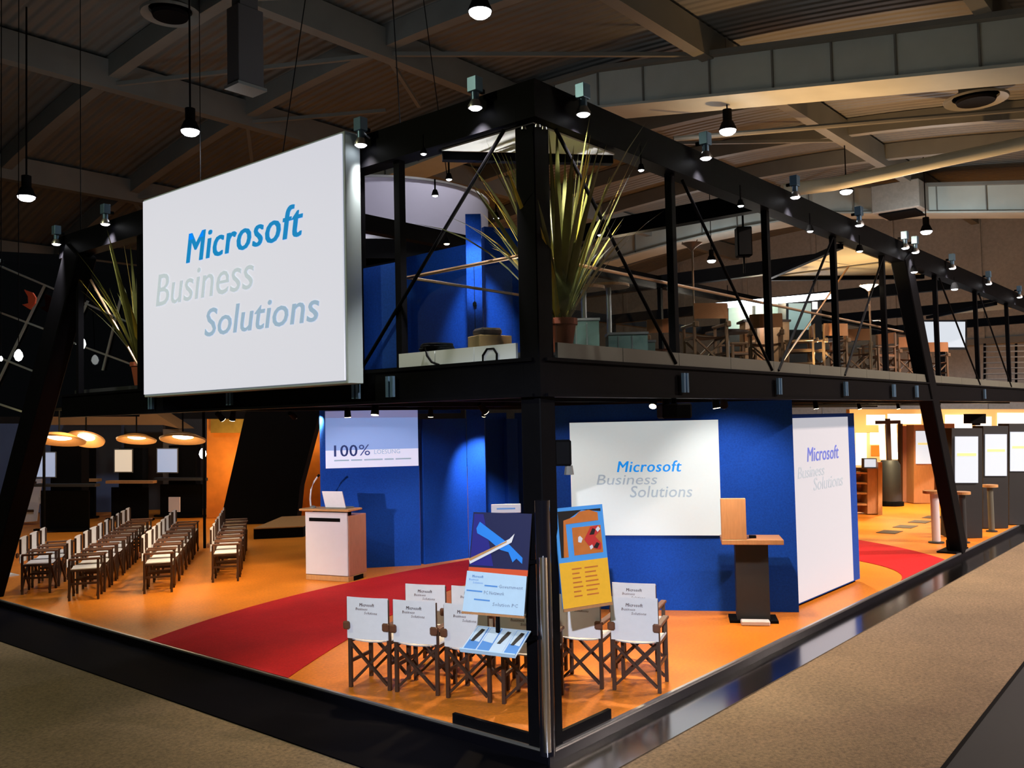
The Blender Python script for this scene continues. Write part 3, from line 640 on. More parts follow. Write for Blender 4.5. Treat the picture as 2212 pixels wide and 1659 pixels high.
# ================================================================== KIOSK STAND
kx = -dS; rz = math.atan2(kx.y, kx.x)
t = thing('display_lectern', 'black pillar lectern with wooden L-shaped top before the blue wall', 'lectern', (4.73,.57,.001), rz)
B().box(-.19, .19, .0, .28, 0, .93).build('pillar', 'anthracite', t); B().box(-.28, .28, -.05, .33, 0, .03).build('foot', 'matte', t)
B().box(-.35, .36, -.12, .36, .931, .99).build('shelf', 'tanwood', t, bevel=.005); B().box(-.35, -.06, -.115, -.03, .991, 1.475).build('upright_panel', 'tanwood', t, bevel=.005)
B().box(-.02, .06, .02, .1, .991, 1.02).build('device', 'matte', t)
t = tag(B().box(-.16, .17, -.19, -.06, 0, .055).build('step_block', 'whitepl', bevel=.01), 'white block lying at the foot of the black pillar lectern', 'block'); t.location = (4.73,.57,.001); t.rotation_euler = (0,0,rz)

# ================================================================== POSTERS AND LEAFLETS AT THE CORNER COLUMN
def board(cTL, cTR, cBL, dTL, dTR, dBL):
    tl, tr, bl = bg(cTL, dTL), bg(cTR, dTR), bg(cBL, dBL)
    return frame(bl, tr-tl, tl-bl), (tr-tl).length, (tl-bl).length
F4, w4, h4 = board((1020,1106),(1146,1110),(1005,1316), 6.98, 6.78, 6.80)
pl = thing('display_poster', 'dark blue poster over a pale blue text sheet left of the corner column', 'poster')
def pp(name, m, pts, lift, parent, F, w, h, t_=.002): return quadplate(name, m, F @ Matrix.Translation((0,0,lift)), [(x*w, y*h) for x, y in pts], t_, parent)
pp('backing_board', 'ink', [(0,0),(1,0),(1,1),(0,1)], -.012, pl, F4, w4, h4, .010)
pic = pp('picture', 'navy', [(.0,.43),(1,.43),(1,1),(0,1)], 0, pl, F4, w4, h4)
pp('picture_print', 'indigo', [(.02,.45),(.42,.45),(.30,.72),(.18,.98),(.02,.98)], .003, pic, F4, w4, h4, .001)
pp('picture_print', 'sky', [(.08,.83),(.13,.90),(.30,.83),(.62,.70),(.90,.55),(.90,.49),(.80,.54),(.74,.50),(.66,.60),(.52,.62),(.30,.72),(.10,.78)], .0045, pic, F4, w4, h4, .001)
pp('picture_print', 'canvas', [(.0,.50),(.02,.46),(.70,.70),(.74,.79),(.66,.735)], .006, pic, F4, w4, h4, .001)
pp('picture_print', 'palewood', [(.0,.515),(.02,.49),(.62,.70),(.62,.715)], .0075, pic, F4, w4, h4, .001)
pp('colour_strip', 'posterred', [(0,.37),(1,.37),(1,.43),(0,.43)], 0, pl, F4, w4, h4)
sh = pp('text_sheet', 'sheetblue', [(-.04,-.02),(.99,-.02),(.99,.37),(-.02,.39)], .003, pl, F4, w4, h4)
def tx(t, m, x, y, w, h, P, F, ww_, hh_, b=.0): lettering(t, m, F @ Matrix.Translation((x*ww_, y*hh_, .0062)), w*ww_, h*hh_, P, .05, b, 1)
tx('Microsoft', 'leafletblue', .08, .325, .19, .026, sh, F4, w4, h4, .02); tx('Business', 'leafletblue', .03, .295, .16, .02, sh, F4, w4, h4); tx('Solutions', 'leafletblue', .10, .265, .17, .02, sh, F4, w4, h4)
pp('print_line', 'leafletblue', [(0.300,0.245),(0.520,0.241),(0.520,0.255),(0.300,0.259)], .0055, sh, F4, w4, h4, .0006); tx('Government', 'txtslate', .54, .235, .40, .034, sh, F4, w4, h4); pp('print_line', 'leafletblue', [(0.000,0.185),(0.270,0.181),(0.270,0.195),(0.000,0.199)], .0055, sh, F4, w4, h4, .0006); tx('PC Netzwerk', 'txtslate', .30, .165, .34, .034, sh, F4, w4, h4)
pp('print_line', 'leafletblue', [(0.140,0.100),(0.410,0.096),(0.410,0.110),(0.140,0.114)], .0055, sh, F4, w4, h4, .0006); tx('Solution PC', 'txtslate', .46, .055, .42, .034, sh, F4, w4, h4)
pp('sheet_holder', 'tanwood', [(-.05,-.045),(1,-.045),(1,-.022),(-.05,-.022)], -.004, pl, F4, w4, h4, .012)
c0 = F4 @ Vector((w4*.86, h4*.5, -.012)); B().bar(c0, Vector((-.021, .06, c0.z)), .03, .03).build('bracket_arm', 'black', pl)
c0 = F4 @ Vector((w4*.55, -.045*h4, -.006)); B().bar(c0, c0+Vector((0,0,-.17)), .026, .02, (1,0,0)).build('hanger_strap', 'matte', pl)
# right poster: yellow with framed picture
F5, w5, h5 = board((1176,1102),(1281,1092),(1217,1316), 6.86, 7.06, 6.80)
pr = thing('display_poster', 'tilted yellow poster with blue framed orange picture right of the corner column', 'poster')
pp('backing_board', 'frameblue', [(0,0),(1,0),(1,1),(0,1)], -.012, pr, F5, w5, h5, .010)
pic = pp('picture', 'frameblue', [(0,.45),(1,.45),(1,1),(0,1)], 0, pr, F5, w5, h5)
pp('picture_print', 'ink', [(.05,.50),(.12,.50),(.20,.86),(.55,.96),(.95,.93),(.95,.96),(.06,.965)], .003, pic, F5, w5, h5, .001)
pp('picture_print', 'posterorange', [(.10,.50),(.20,.50),(.20,.83),(.88,.84),(.88,.92),(.70,.955),(.50,.945),(.40,.90),(.16,.87)], .0045, pic, F5, w5, h5, .001)
pp('picture_print', 'posterorange', [(.32,.51),(.92,.51),(.92,.79),(.32,.79)], .003, pic, F5, w5, h5, .001)
pp('picture_print', 'paperred', [(.55,.66),(.70,.78),(.86,.79),(.90,.73),(.78,.68),(.90,.60),(.88,.54),(.76,.55),(.62,.60)], .0045, pic, F5, w5, h5, .001)
for q_ in ([(.66,.70),(.74,.765),(.80,.75),(.76,.70)], [(.72,.57),(.80,.62),(.86,.60),(.80,.555)]): pp('picture_print', 'ink', q_, .006, pic, F5, w5, h5, .001)
for q_ in ([(.80,.75),(.86,.78),(.90,.75),(.84,.72)], [(.66,.55),(.72,.57),(.70,.60),(.64,.585)]): pp('picture_print', 'canvas', q_, .006, pic, F5, w5, h5, .001)
pp('picture_print', 'canvas', [(.42,.64),(.48,.63),(.52,.67),(.47,.70),(.43,.69)], .0045, pic, F5, w5, h5, .001)
ys_ = pp('text_sheet', 'posteryellow', [(0,0),(1,0),(1,.45),(0,.45)], .0, pr, F5, w5, h5)
for i in range(7):
    for x0_, x1_ in ((.24,.44),(.50,.78)):
        x1_ -= .05*((i*3) % 4)/3; y_ = .37-.045*i
        pp('print_line', 'posterorange', [(x0_,y_),(x1_,y_),(x1_,y_+.014),(x0_,y_+.014)], .0025, ys_, F5, w5, h5, .0006)
pp('sheet_holder', 'tanwood', [(0,-.03),(1,-.03),(1,-.002),(0,-.002)], -.004, pr, F5, w5, h5, .012)
c0 = F5 @ Vector((w5*.10, h5*.45, -.012)); B().bar(c0, Vector((.171, .06, c0.z-.01)), .03, .03).build('bracket_arm', 'black', pr)
# leaflet tray
F6, w6, h6 = board((1040,1352),(1156,1364),(995,1404), 6.80, 6.62, 6.56)
tr_ = thing('leaflet_tray', 'tilted clear tray holding blue leaflets low on the corner column', 'leaflet holder')
pp('tray_base', 'leafletpale', [(0,0),(1,0),(1,1),(0,1)], -.008, tr_, F6, w6, h6, .007); pp('tray_lip', 'sheetblue', [(0,-.04),(1,-.04),(1,0),(0,0)], -.008, tr_, F6, w6, h6, .03)
c0 = F6 @ Vector((w6*.92, h6*.6, -.009)); B().bar(c0, Vector((-.021, .05, c0.z-.02)), .05, .02).build('bracket_arm', 'black', tr_)
for i in range(4):
    x0 = .03+i*.245
    lf = thing('leaflet', ('leftmost','second','third','rightmost')[i]+' blue and white leaflet in the tray on the corner column', 'leaflet', (0,0,0), 0, 'leaflets in the tray')
    pp('cover', 'leafletblue' if i != 2 else 'leafletpale', [(x0,.05),(x0+.215,.05),(x0+.215,.95),(x0,.95)], .0, lf, F6, w6, h6, .003)
    pp('cover_print', 'leafletpale', [(x0+.01,.42),(x0+.2,.36),(x0+.2,.93),(x0+.01,.93)], .0035, lf, F6, w6, h6, .001)
    if i != 1: pp('cover_print', 'ink', [(x0+.04,.36),(x0+.10,.36),(x0+.16,.7),(x0+.17,.84),(x0+.10,.86),(x0+.06,.6)], .005, lf, F6, w6, h6, .001)
# small white information board further back
p = bg((1093,1098), 9.7); t = thing('info_board', 'small white notice board just left of the column above the dark poster', 'notice board', (p.x, p.y, .001), math.atan2(RIGHT.y, RIGHT.x))
B().box(-.16, .16, -.01, .01, p.z-.05, p.z+.045).build('board_panel', 'whitepl', t, bevel=.004); B().tube((0,.02,.02), (0,.02,p.z), .012, 8).build('pole', 'black', t); B().lathe([(.12,0),(.12,.015),(.001,.02)], n=20).build('base', 'black', t)
B().box(-.10, .10, -.0115, -.0101, p.z-.012, p.z+.004).build('print_line', 'leafletblue', t)
# speaker and small lamps on the column, hanging projector
p = bg((1211,978), 7.05); t = thing('loudspeaker', 'small black loudspeaker on the right side of the corner column', 'loudspeaker', p, math.atan2(RIGHT.y, RIGHT.x))
B().box(-.08, .08, -.08, .08, -.10, .10).build('cabinet', 'matte', t, bevel=.01); B().box(-.065, .065, -.088, -.0805, -.085, .085).build('grille', 'black', t); B().box(-.20, -.0805, -.02, .02, -.02, .02).build('bracket', 'black', t); B().tube((.06,-.03,-.1), (.06,-.03,-.17), .03, 10, .04).build('swivel_foot', 'greypl', t)
p = bg((1456,888), 8.4); t = thing('projector', 'black ceiling projector hanging over the front chairs', 'projector', p, math.atan2(RIGHT.y, RIGHT.x))
B().box(-.135, .135, -.17, .17, -.07, .07).build('housing', 'matte', t, bevel=.015); B().tube((0,0,.07), (0,0,2.80-p.z), .025, 10).build('ceiling_pole', 'black', t); B().tube((.07,.171,.0), (.07,.2,.0), .035, 14).build('projection_lens', 'gloss', t)

# ================================================================== PLANTS
def plant(label, p, n, L, seed, lean, potted=True):
    rr = random.Random(seed); t = thing('potted_plant', label, 'plant', p)
    B().lathe([(.085,.0),(.125,.24),(.14,.24),(.14,.29),(.125,.29),(.118,.25)], n=28).build('pot', 'terracotta', t, True)
    B().lathe([(.001,.26),(.119,.255)], n=28).build('soil', 'soil', t)
    for i in range(n):
        az = rr.uniform(0, 2*math.pi); tilt = rr.choice((rr.uniform(.03,.25), rr.uniform(.15,.50), rr.uniform(.3,.72), rr.uniform(.2,.6))); ln = L*rr.uniform(.60,1.0)*(1 if tilt < .45 else .8)
        h = Vector((math.cos(az), math.sin(az), 0)); side = Vector((-h.y, h.x, 0)); base = h*rr.uniform(.0,.06)+Vector((0,0,.255)); wmax = rr.uniform(.020,.036); tw = rr.uniform(-.8,.8)
        side = (side*math.cos(tw)+Vector((0,0,1))*math.sin(tw)*.5+h*math.sin(tw)*.6).normalized(); droop = rr.uniform(.0,.28)*tilt*1.6
        rows = []; N = 7
        for k in range(N+1):
            u = k/N; a_ = tilt+droop*u*u; c = base+h*(ln*u*math.sin(a_))+Vector((0,0,ln*u*math.cos(a_))); w = wmax*(.45+1.2*u if u < .45 else (1.0-((u-.45)/.55)**1.6)*.99+.01)
            rows.append([c-side*w, c+Vector((0,0,-w*.25)), c+side*w])
        B().sheet(rows).build('leaf', 'leafy' if rr.random() < .22 else 'leaf', t, True)
    return t
p = bg((1212,742), 7.40); p.z = 2.991; plant('tall sword-leaved plant in terracotta pot beside the corner column upstairs', p, 95, 1.75, 3, 0)
p = bg((306,700), 11.2); p.z = 2.991; plant('sword-leaved plant half hidden behind the left edge of the big sign', p, 40, 1.7, 11, 0)

# ================================================================== UPPER STOREY
p = bg((1027,700), 10.0); t = thing('blue_pillar', 'bright blue square pillar upstairs left of the column', 'pillar', (p.x,p.y,2.991), math.atan2(RIGHT.y,RIGHT.x))
B().box(-.085, .085, -.085, .085, .0, 1.76).build('shaft', 'blue', t); B().box(-.003, .003, -.089, -.0855, .3, 1.2).build('cable', 'matte', t); B().lathe([(.001,0),(.02,.02),(.02,.05),(.001,.07)], (0,-.1,.72), 10).build('hanging_plug', 'matte', t, True)
t = thing('blue_partition', 'dark blue partition behind the balustrade upstairs left of the column', 'partition wall')
a = bg((872,650), 11.2); b = bg((1012,650), 10.4); c = bg((1112,650), 10.7)
wall_seg(t, 'wall_panel', a, b, 1.52, .08, z0=2.991); wall_seg(t, 'wall_panel', b+RIGHT*.2, c+RIGHT*.3, 1.72, .08, z0=2.991)
# grey fabric ring hung above the roof
p = bg((815,450), 17.5); t = thing('ring_banner', 'curved grey fabric ring with black underside above the left roof', 'banner', (p.x,p.y,0))
def ringp(name, m, r, z0, z1, parent): return B().lathe([(r-.03,z0),(r,z0),(r,z1),(r-.03,z1),(r-.03,z0)], n=64).build(name, m, parent, True)
ringp('fabric_band', 'ringgrey', 2.15, 5.66, 6.66, t); ringp('top_hoop', 'alu', 2.18, 6.661, 6.70, t); ringp('bottom_hoop', 'alu', 2.18, 5.60, 5.659, t); ringp('underside_band', 'matte', 2.10, 5.28, 5.599, t)
for a_ in (0, 2.1, 4.2): B().tube((2.13*math.cos(a_), 2.13*math.sin(a_), 6.70), (1.2*math.cos(a_), 1.2*math.sin(a_), vz(p.y)-.2), .01, 6).build('hanging_wire', 'matte', t)
# clutter on the deck edge
p = bg((1058,738), 7.5); t = thing('wooden_crate', 'small wooden box with dark lid on the upper deck edge', 'box', (p.x,p.y,2.991), math.atan2(RIGHT.y,RIGHT.x)+.5)
B().box(-.15, .15, -.11, .11, 0, .17).build('box_body', 'palewood', t, bevel=.004); B().box(-.12, .08, -.09, .09, .171, .235).build('lid', 'darkwood', t, bevel=.02)
p = bg((945,750), 7.75); t = thing('cable_coil', 'black coiled cable and sockets on the upper deck edge', 'cable', (p.x,p.y,2.995))
pts = []
for i in range(70): a_ = i*.55; pts.append((.16*math.cos(a_)*(1+.12*math.sin(i)), .11*math.sin(a_), .02+.0016*i))
B().path(pts, .013, 6).build('coil', 'matte', t, True); B().box(-.1, .14, -.14, -.09, 0, .06).build('socket_strip', 'greypl', t)
for nm, q, m in (('cable', [(918,752),(922,768),(932,782),(948,788)], 'matte'), ('cable', [(1043,782),(1043,768),(1052,754),(1066,753),(1073,764),(1073,778)], 'matte')):
    t = tag(B().path([onx(v, -.058) for v in q], .009, 6).build(nm, m, None, True), 'black cable loop hanging over the pale deck edge '+('nearer the sign' if q[0][0] < 1000 else 'under the wooden box'), 'cable')
# chairs upstairs with tan canvas
tan, _ = make_chair('director_chair', 'x', (0,0,0), 0, 'canvastan', 'tan chairs upstairs', .655, 'tanframe')
DZ = 2.991
ups = [(1425,12.9,.6,'tan canvas chair upstairs, leftmost, just left of the first post'),(1522,11.2,.75,'large tan canvas chair upstairs in front of the white light tube'),(1592,14.2,2.4,'tan canvas chair upstairs behind the thin brace left of the bar'),(1652,12.5,.4,'tan canvas chair upstairs in front of the second post'),(1722,13.9,2.0,'tan canvas chair upstairs between the second and third posts'),(1785,14.0,.9,'tan canvas chair upstairs left of the third post'),(1842,15.0,.5,'tan canvas chair upstairs right of the third post'),(1892,15.6,2.6,'tan canvas chair upstairs beside the torch lamp'),(1950,16.8,.7,'tan canvas chair upstairs behind the raking strut'),(2010,18.2,.7,'tan canvas chair upstairs under the white screen')]
for i, (x, d, a_, lb) in enumerate(ups):
    q = bg((x,700), d); q.z = DZ
    rz_ = math.atan2(-FWD.x, FWD.y)+(a_-.6)
    if i == 0: tan.location = q; tan.rotation_euler = (0,0,rz_); tan['label'] = lb
    else: dup(tan, lb, q, rz_)
def bar_table(label, x, d, zt, r, m='tanwood'):
    q = bg((x,700), d); t = thing('bistro_table', label, 'table', (q.x,q.y,DZ), 0, 'bistro tables upstairs'); h = zt-DZ
    B().lathe([(.001,h),(r,h),(r,h-.03),(.001,h-.03)], n=28).build('table_top', m, t); B().tube((0,0,.03), (0,0,h-.031), .028, 12).build('pedestal', 'alu', t, True); B().lathe([(.2,0),(.2,.012),(.04,.03),(.001,.03)], n=24).build('base', 'alu', t, True)
bar_table('high brown round table upstairs right of the plant, front one', 1262, 9.3, 3.82, .22); bar_table('high brown round table upstairs right of the plant, rear one', 1316, 10.2, 3.97, .24); bar_table('low round table upstairs before the white light tube', 1570, 13.5, 3.72, .32, 'darkwood'); bar_table('low round table upstairs right of the third post', 1815, 15.4, 3.72, .32, 'darkwood')
for i, (x, d, w, h) in enumerate(((1258,8.9,.30,.42),(1352,9.8,.42,.36),(1382,10.6,.3,.34))):
    q = bg((x,700), d); t = thing('glass_cabinet', ('greenish glass cabinet upstairs right beside the terracotta pot','greenish glass cabinet upstairs under the rear high table','narrow greenish glass cabinet upstairs left of the first post')[i], 'cabinet', (q.x,q.y,DZ), math.atan2(RIGHT.y,RIGHT.x), 'glass cabinets upstairs')
    B().box(-w/2, w/2, -.15, .15, 0, h).build('glass_body', mat('cabinet_glass%d' % i, (.16,.24,.22), .15), t); B().box(-w/2-.01, w/2+.01, -.16, .16, h+.001, h+.025).build('cabinet_top', 'alu', t)
    for s_ in (-.25, .1): B().box(w*s_-.006, w*s_+.006, -.156, -.1505, .02, h-.02).build('door_frame', 'alu', t)
def torch(label, x, d, zt, lit):
    q = bg((x,700), d); t = thing('floor_lamp', label, 'lamp', (q.x,q.y,DZ), 0, 'torch lamps upstairs'); h = zt-DZ
    B().lathe([(.15,0),(.15,.015),(.001,.03)], n=20).build('base', 'alu', t, True); B().tube((0,0,.03), (0,0,h-.1), .012, 8).build('pole', 'rail', t, True)
    B().lathe([(.02,h-.1),(.05,h-.07),(.13,h-.02),(.125,h-.02),(.04,h-.06)], n=20).build('shade', 'lenswarm' if lit else 'rail', t, True)
    for a_ in (0,2.1,4.2): B().tube((0,0,h-.12), (.12*math.cos(a_), .12*math.sin(a_), h), .007, 6).build('arm', 'rail', t)
    if lit: point(q+Vector((0,0,h+.1)), 25, (1,.7,.4))
torch('slender unlit torch lamp upstairs right of the first post', 1500, 11, 4.60, False); torch('slender torch lamp upstairs with amber glowing cup', 1880, 13, 4.32, True)
t = thing('tube_lamp', 'long slanting white light tube over the upstairs bar', 'lamp')
a, b = bg((1535,662),16), bg((1800,638),15); B().tube(a, b, .055, 12).build('light_tube', 'tube', t, True)
for f_ in (.15,.85): q = a.lerp(b, f_); B().tube(q, (q.x,q.y,4.76), .008, 6).build('hanging_wire', 'matte', t)
point(a.lerp(b,.5)+Vector((0,0,-.3)), 14, (.95,.95,1))
def bgstand(name, label, cat, parts, group=None):
    t = thing(name, label, cat, (0,0,0), 0, group)
    for q in parts: bgrect(q[0], q[1], *q[2:], parent=t)
    return t
def ypx(x, z, d): # image row of height z at column x, depth d
    r0 = ray((x, 900)); return 900-((z-(CAM.z+r0.z*d))/d)*FP
yb = ypx(1630, 3.006, 17.2)
bgstand('drinks_fridge', 'pale lit drinks fridge behind the upstairs bar, left', 'fridge', [('casing','anthracite',17.3,1568,652,1694,ypx(1630,3.006,17.3),.5),('lit_door','fridge',17.28,1574,657,1625,710,.015),('lit_door','fridge',17.28,1632,657,1688,710,.015)])
bgstand('drinks_fridge', 'pale lit drinks fridge behind the upstairs bar, right', 'fridge', [('casing','anthracite',16.4,1698,650,1775,ypx(1730,3.006,16.4),.5),('lit_door','fridge',16.38,1704,655,1752,712,.015),('side_light','litwhite',16.38,1755,652,1766,668,.015)])
bgstand('bar_counter', 'brown front upstairs bar counter before the fridges', 'counter', [('counter_front','tanwood',15.9,1610,695,1705,ypx(1660,3.006,15.9),.4),('counter_top','darkwood',15.85,1606,690,1709,694.6,.5)])
bgstand('wall_screen', 'white screen on a stand upstairs right of the raking strut', 'screen', [('screen_case','anthracite',21.05,1982,691,2089,755,.1),('screen_face','kscreen',21.0,1986,695,2085,750,.03),('stand_post','black',21.12,2030,755,2042,ypx(2036,3.006,21.12),.1)])
q = bg((1606,523), 10.4); t = thing('loudspeaker', 'tall black loudspeaker hanging upstairs between first and second posts', 'loudspeaker', q, math.atan2(RIGHT.y,RIGHT.x))
B().box(-.085,.085,-.07,.07,-.17,.17).build('cabinet','matte',t,bevel=.01); B().box(-.07,.07,-.078,-.0705,-.155,.155).build('grille','anthracite',t); B().tube((0,0,.17),(0,0,4.9-q.z),.012,6).build('hanger','black',t); B().tube((0,-.0,-.17),(0,0,-.36),.012,6).build('lower_hanger','black',t)
t = thing('balustrade', 'horizontal bar balustrade at the far right of the upper storey', 'railing')
for yy in (748,760,772,784,796,808,820): B().tube(bg((2125,yy),22), bg((2290,yy-3),22), .018, 6).build('bar', 'alu', t)
for xx in (2127,2195,2262): B().tube(bg((xx,742),22.1), bg((xx,ypx(xx,3.006,22.1)),22.1), .03, 8).build('railing_post', 'black', t)

# ================================================================== RIGHT BACKGROUND (ground floor)
def dfl(x, y, z=.001): # depth at which image point (x,y) meets height z
    r = ray((x,y)); return (z-CAM.z)/r.z
def kiosk(label, x0, x1, yt, yb, sx0, sx1, sy0, sy1, body, th=.45):
    d = dfl((x0+x1)/2, yb); t = thing('info_kiosk', label, 'kiosk', (0,0,0), 0, 'screen kiosks')
    bgquad('kiosk_body', body, d, [(x0,yb-1),(x1,yb-1),(x1,yt),(x0,yt)], th, t)
    s = bgrect('screen', 'kscreen', d-.03, sx0, sy0, sx1, sy1, .025, t)
    bgrect('screen_line', 'yellowline', d-.04, sx0+4, sy0+(sy1-sy0)*.36, sx1-4, sy0+(sy1-sy0)*.42, .008, s)
    return d
kiosk('dark kiosk with white screen just right of the strut foot', 2056, 2122, 925, 1163, 2064, 2113, 943, 1043, 'anthracite')
kiosk('dark kiosk with white screen, second right of the strut foot', 2124, 2178, 920, 1142, 2129, 2175, 938, 1028, 'anthracite')
kiosk('dark kiosk with white screen cut by the right picture edge', 2180, 2245, 915, 1134, 2183, 2230, 933, 1018, 'anthracite')
kiosk('brown kiosk with white screen left of the leaning strut', 1974, 2018, 918, 1088, 1979, 2012, 931, 1002, 'tanwood')
kiosk('slim brown kiosk with white screen behind the leaning strut', 2030, 2062, 915, 1080, 2041, 2056, 927, 992, 'tanwood')
def ptable(label, x, y, w, ybase, ped):
    d = dfl(x, ybase); q = bg((x,y), d); r = w/2*d/FP; t = thing('round_table', label, 'table', (q.x,q.y,.001), 0, 'round kiosk tables')
    B().lathe([(.001,q.z),(r,q.z),(r,q.z-.05),(.001,q.z-.05)], n=28).build('table_top', 'palewood', t); B().tube((0,0,.03),(0,0,q.z-.051), r*.38, 16).build('pedestal', ped, t, True); B().lathe([(r*.7,0),(r*.7,.02),(.001,.03)], n=24).build('base','anthracite',t)
ptable('round table with white pedestal left of the leaning strut foot', 2018, 1060, 46, 1172, 'whitepl'); ptable('round table on dark pedestal right of the leaning strut', 2078, 1062, 34, 1172, 'anthracite'); ptable('round table with pale pedestal between the dark kiosks', 2138, 1047, 32, 1148, 'fascia')
d = dfl(1925,1092); q = bg((1925,1092), d)
t = thing('light_totem', 'dark round totem with two white light strips beyond the display tower', 'display', (q.x,q.y,.001), math.atan2(RIGHT.y,RIGHT.x))
k = d/FP
B().lathe([(22*k,.12),(22*k,1.08),(16*k,1.2),(.01,1.2)], n=24).build('drum','anthracite',t,True); B().lathe([(26*k,0),(26*k,.1),(.01,.119)], n=24).build('base','matte',t)
for s_ in (-14, 12): B().box((s_-5)*k,(s_+5)*k,-.05,.05,1.22,2.15).build('light_strip','litwhite',t)
B().box(-4*k,4*k,-.04,.06,1.201,2.3).build('mast','darkwood',t); B().box(-26*k,26*k,-.05,.05,2.16,2.25).build('cross_arm','darkwood',t)
d = dfl(1878,1112)
t = bgstand('wooden_rack', 'open wooden rack of literature right of the display tower', 'shelf', [('side_panel','tanwood',d,1874,1012,1896,1110,.5),('end_panel','palewood',d-.05,1897,998,1906,1113,.55),('back_panel','tanwood',d+.4,1846,1010,1873,1106,.06)]+[('shelf','palewood',d+.02,1846,y_,1873,y_+4,.36) for y_ in (1020,1042,1064,1088)])
bgstand('monitor', 'pale blue monitor standing on the wooden rack', 'monitor', [('casing','greypl',d+.1,1866,990,1894,1011.5,.15),('display','kscreen',d+.07,1868,992,1892,1009,.02)])
d = dfl(1968,1085); bgstand('room_divider', 'tall brown divider panel right of the round totem', 'divider', [('panel','rosewood',d,1950,920,1972,1084,.15),('frame_post','darkwood',d-.05,1946,915,1950,1085,.2)])
# back wall of the right hand stand
t = thing('exhibit_wall', 'bright cream exhibit wall with white lit panels far right', 'exhibit wall')
d = 30.0
bgrect('wall_body', 'cream', d, 1835, 935, 2290, ypx(2000,.002,d), .2, t)
bgrect('header', mat('header_cream',(.75,.50,.22),.7), d-.1, 1835, 884, 2290, 934.5, .3, t)
for x0, x1, y0, y1 in ((1872,1912,896,918),(1918,1990,894,916),(2042,2100,896,926),(2108,2142,900,930),(2155,2230,892,922)): bgrect('lit_panel','litwhite',d-.13,x0,y0,x1,y1,.03,t)
for x0, x1, y0, y1 in ((1849,1872,918,985),(1880,1902,916,940)): bgrect('lit_panel','litwhite',d-.03,x0,y0+17,x1,y1+20,.03,t)
bgrect('orange_panel','orangewall',d-.03,1882,962,1902,985,.03,t); bgrect('orange_panel','orangewall',d-.03,1940,945,1952,990,.03,t)
bgstand('tv_monitor', 'dark television on top of the right hand kiosks', 'television', [('casing','matte',18.6,2097,894,2130,915,.3),('stand','matte',18.62,2110,915,2118,919,.2)])
point(bg((1900,950),28.6), 120, (1,.76,.42), .15); point(bg((2120,940),28.4), 120, (1,.76,.42), .15)   # points added to brighten the cream wall, no fixtures
# ================================================================== LEFT BACKGROUND STANDS
t = thing('exhibit_canopy', 'brown canopy slab of the neighbouring stand behind the left chairs', 'canopy')
bgquad('canopy_slab','browncan',25.4,[(82,918),(352,918),(388,926),(330,889),(90,891)],1.2,t); bgrect('canopy_post',mat('post_grey_brown',(.16,.12,.09),.7),25.5,352,927,386,ypx(369,.002,25.5),.3,t)
t = thing('exhibit_wall', 'grey-blue back wall of the neighbouring stand far left', 'exhibit wall')
bgrect('wall_panel','bluewall',27,-60,915,66,ypx(0,.002,27),.2,t); bgrect('wall_panel','bluewall',27,70,915,262,ypx(160,.002,27),.2,t); bgrect('wall_panel','walldark',27.4,262,905,352,ypx(300,.002,27.4),.2,t); bgrect('wall_panel','walldark',27.4,386,905,520,ypx(450,.002,27.4),.2,t)
RAILZ = 2.86
t = thing('lamp_rail', 'thin black lamp rail carrying the dish pendants at the far left', 'rail')
ra, rb = bg((95,900),18.5), bg((440,900),18.5); ra.z = rb.z = RAILZ+.03
B().bar(ra, rb, 1.4, .05).build('rail_board', 'matte', t)
for q in (ra, rb): B().tube((q.x,q.y,.001), (q.x,q.y,RAILZ), .03, 8).build('rail_post', 'matte', t)
def disc(label, x, y, w, d, tilt=0):
    q = bg((x,y), d); r = w/2*d/FP; DR = Matrix.Rotation(-.24-tilt, 4, RIGHT); t = thing('pendant_disc', label, 'pendant lamp', q, 0, 'dish pendant lamps'); t.rotation_euler = Matrix.Rotation(-.24-tilt, 4, RIGHT).to_euler()
    B().lathe([(.02,.22*r),(r*.55,.16*r),(r,-.02),(r*.98,-.05),(r*.5,.06*r),(.02,.10*r)], n=32).build('dish','palewood',t,True)
    B().lathe([(r*.45,.045*r),(r*.3,-.0*r),(.001,-.02*r)], n=24).build('glowing_centre','lenswarm',t,True); B().tube((0,0,.1*r),(0,0,RAILZ-q.z),.015,6).build('cord','matte',t).matrix_local = DR.inverted()
    point(q+Vector((0,0,-.15)), 12, (1,.72,.4), .15)
disc('dish pendant lamp nearest the left strut over the dark kiosks', 128, 948, 108, 18); disc('tilted dish pendant lamp, second from the left strut', 186, 946, 78, 19.2, .25); disc('dish pendant lamp left of the brown canopy post', 295, 947, 82, 19); disc('dish pendant lamp in front of the brown canopy post', 395, 946, 96, 18)
def dark_kiosk(label, x0, x1, yt, yb, shelf, scr=None, smat='kscreen'):
    d = dfl((x0+x1)/2, yb); t = thing('demo_kiosk', label, 'kiosk', (0,0,0), 0, 'dark demo kiosks')
    ym = yb-(yb-yt)*.55
    bgrect('column','matte',d,x0+(x1-x0)*.28,yt,x1-(x1-x0)*.22,yb-1.5,.4,t); bgrect('cabinet','matte',d-.06,x0+(x1-x0)*.12,ym+14,x1-(x1-x0)*.1,yb-1.5,.055,t)
    bgrect('shelf_board','palewood' if shelf else 'anthracite',d-.35,x0,ym,x1,ym+6,.28,t); bgrect('foot','matte',d-.2,x0,yb-5,x1,yb-1,.13,t)
    if scr: bgrect('screen_frame','greypl',d-.12,scr[0]-2,scr[1]-2,scr[2]+2,scr[3]+2,.05,t); bgrect('screen',smat,d-.15,*scr,.025,t)
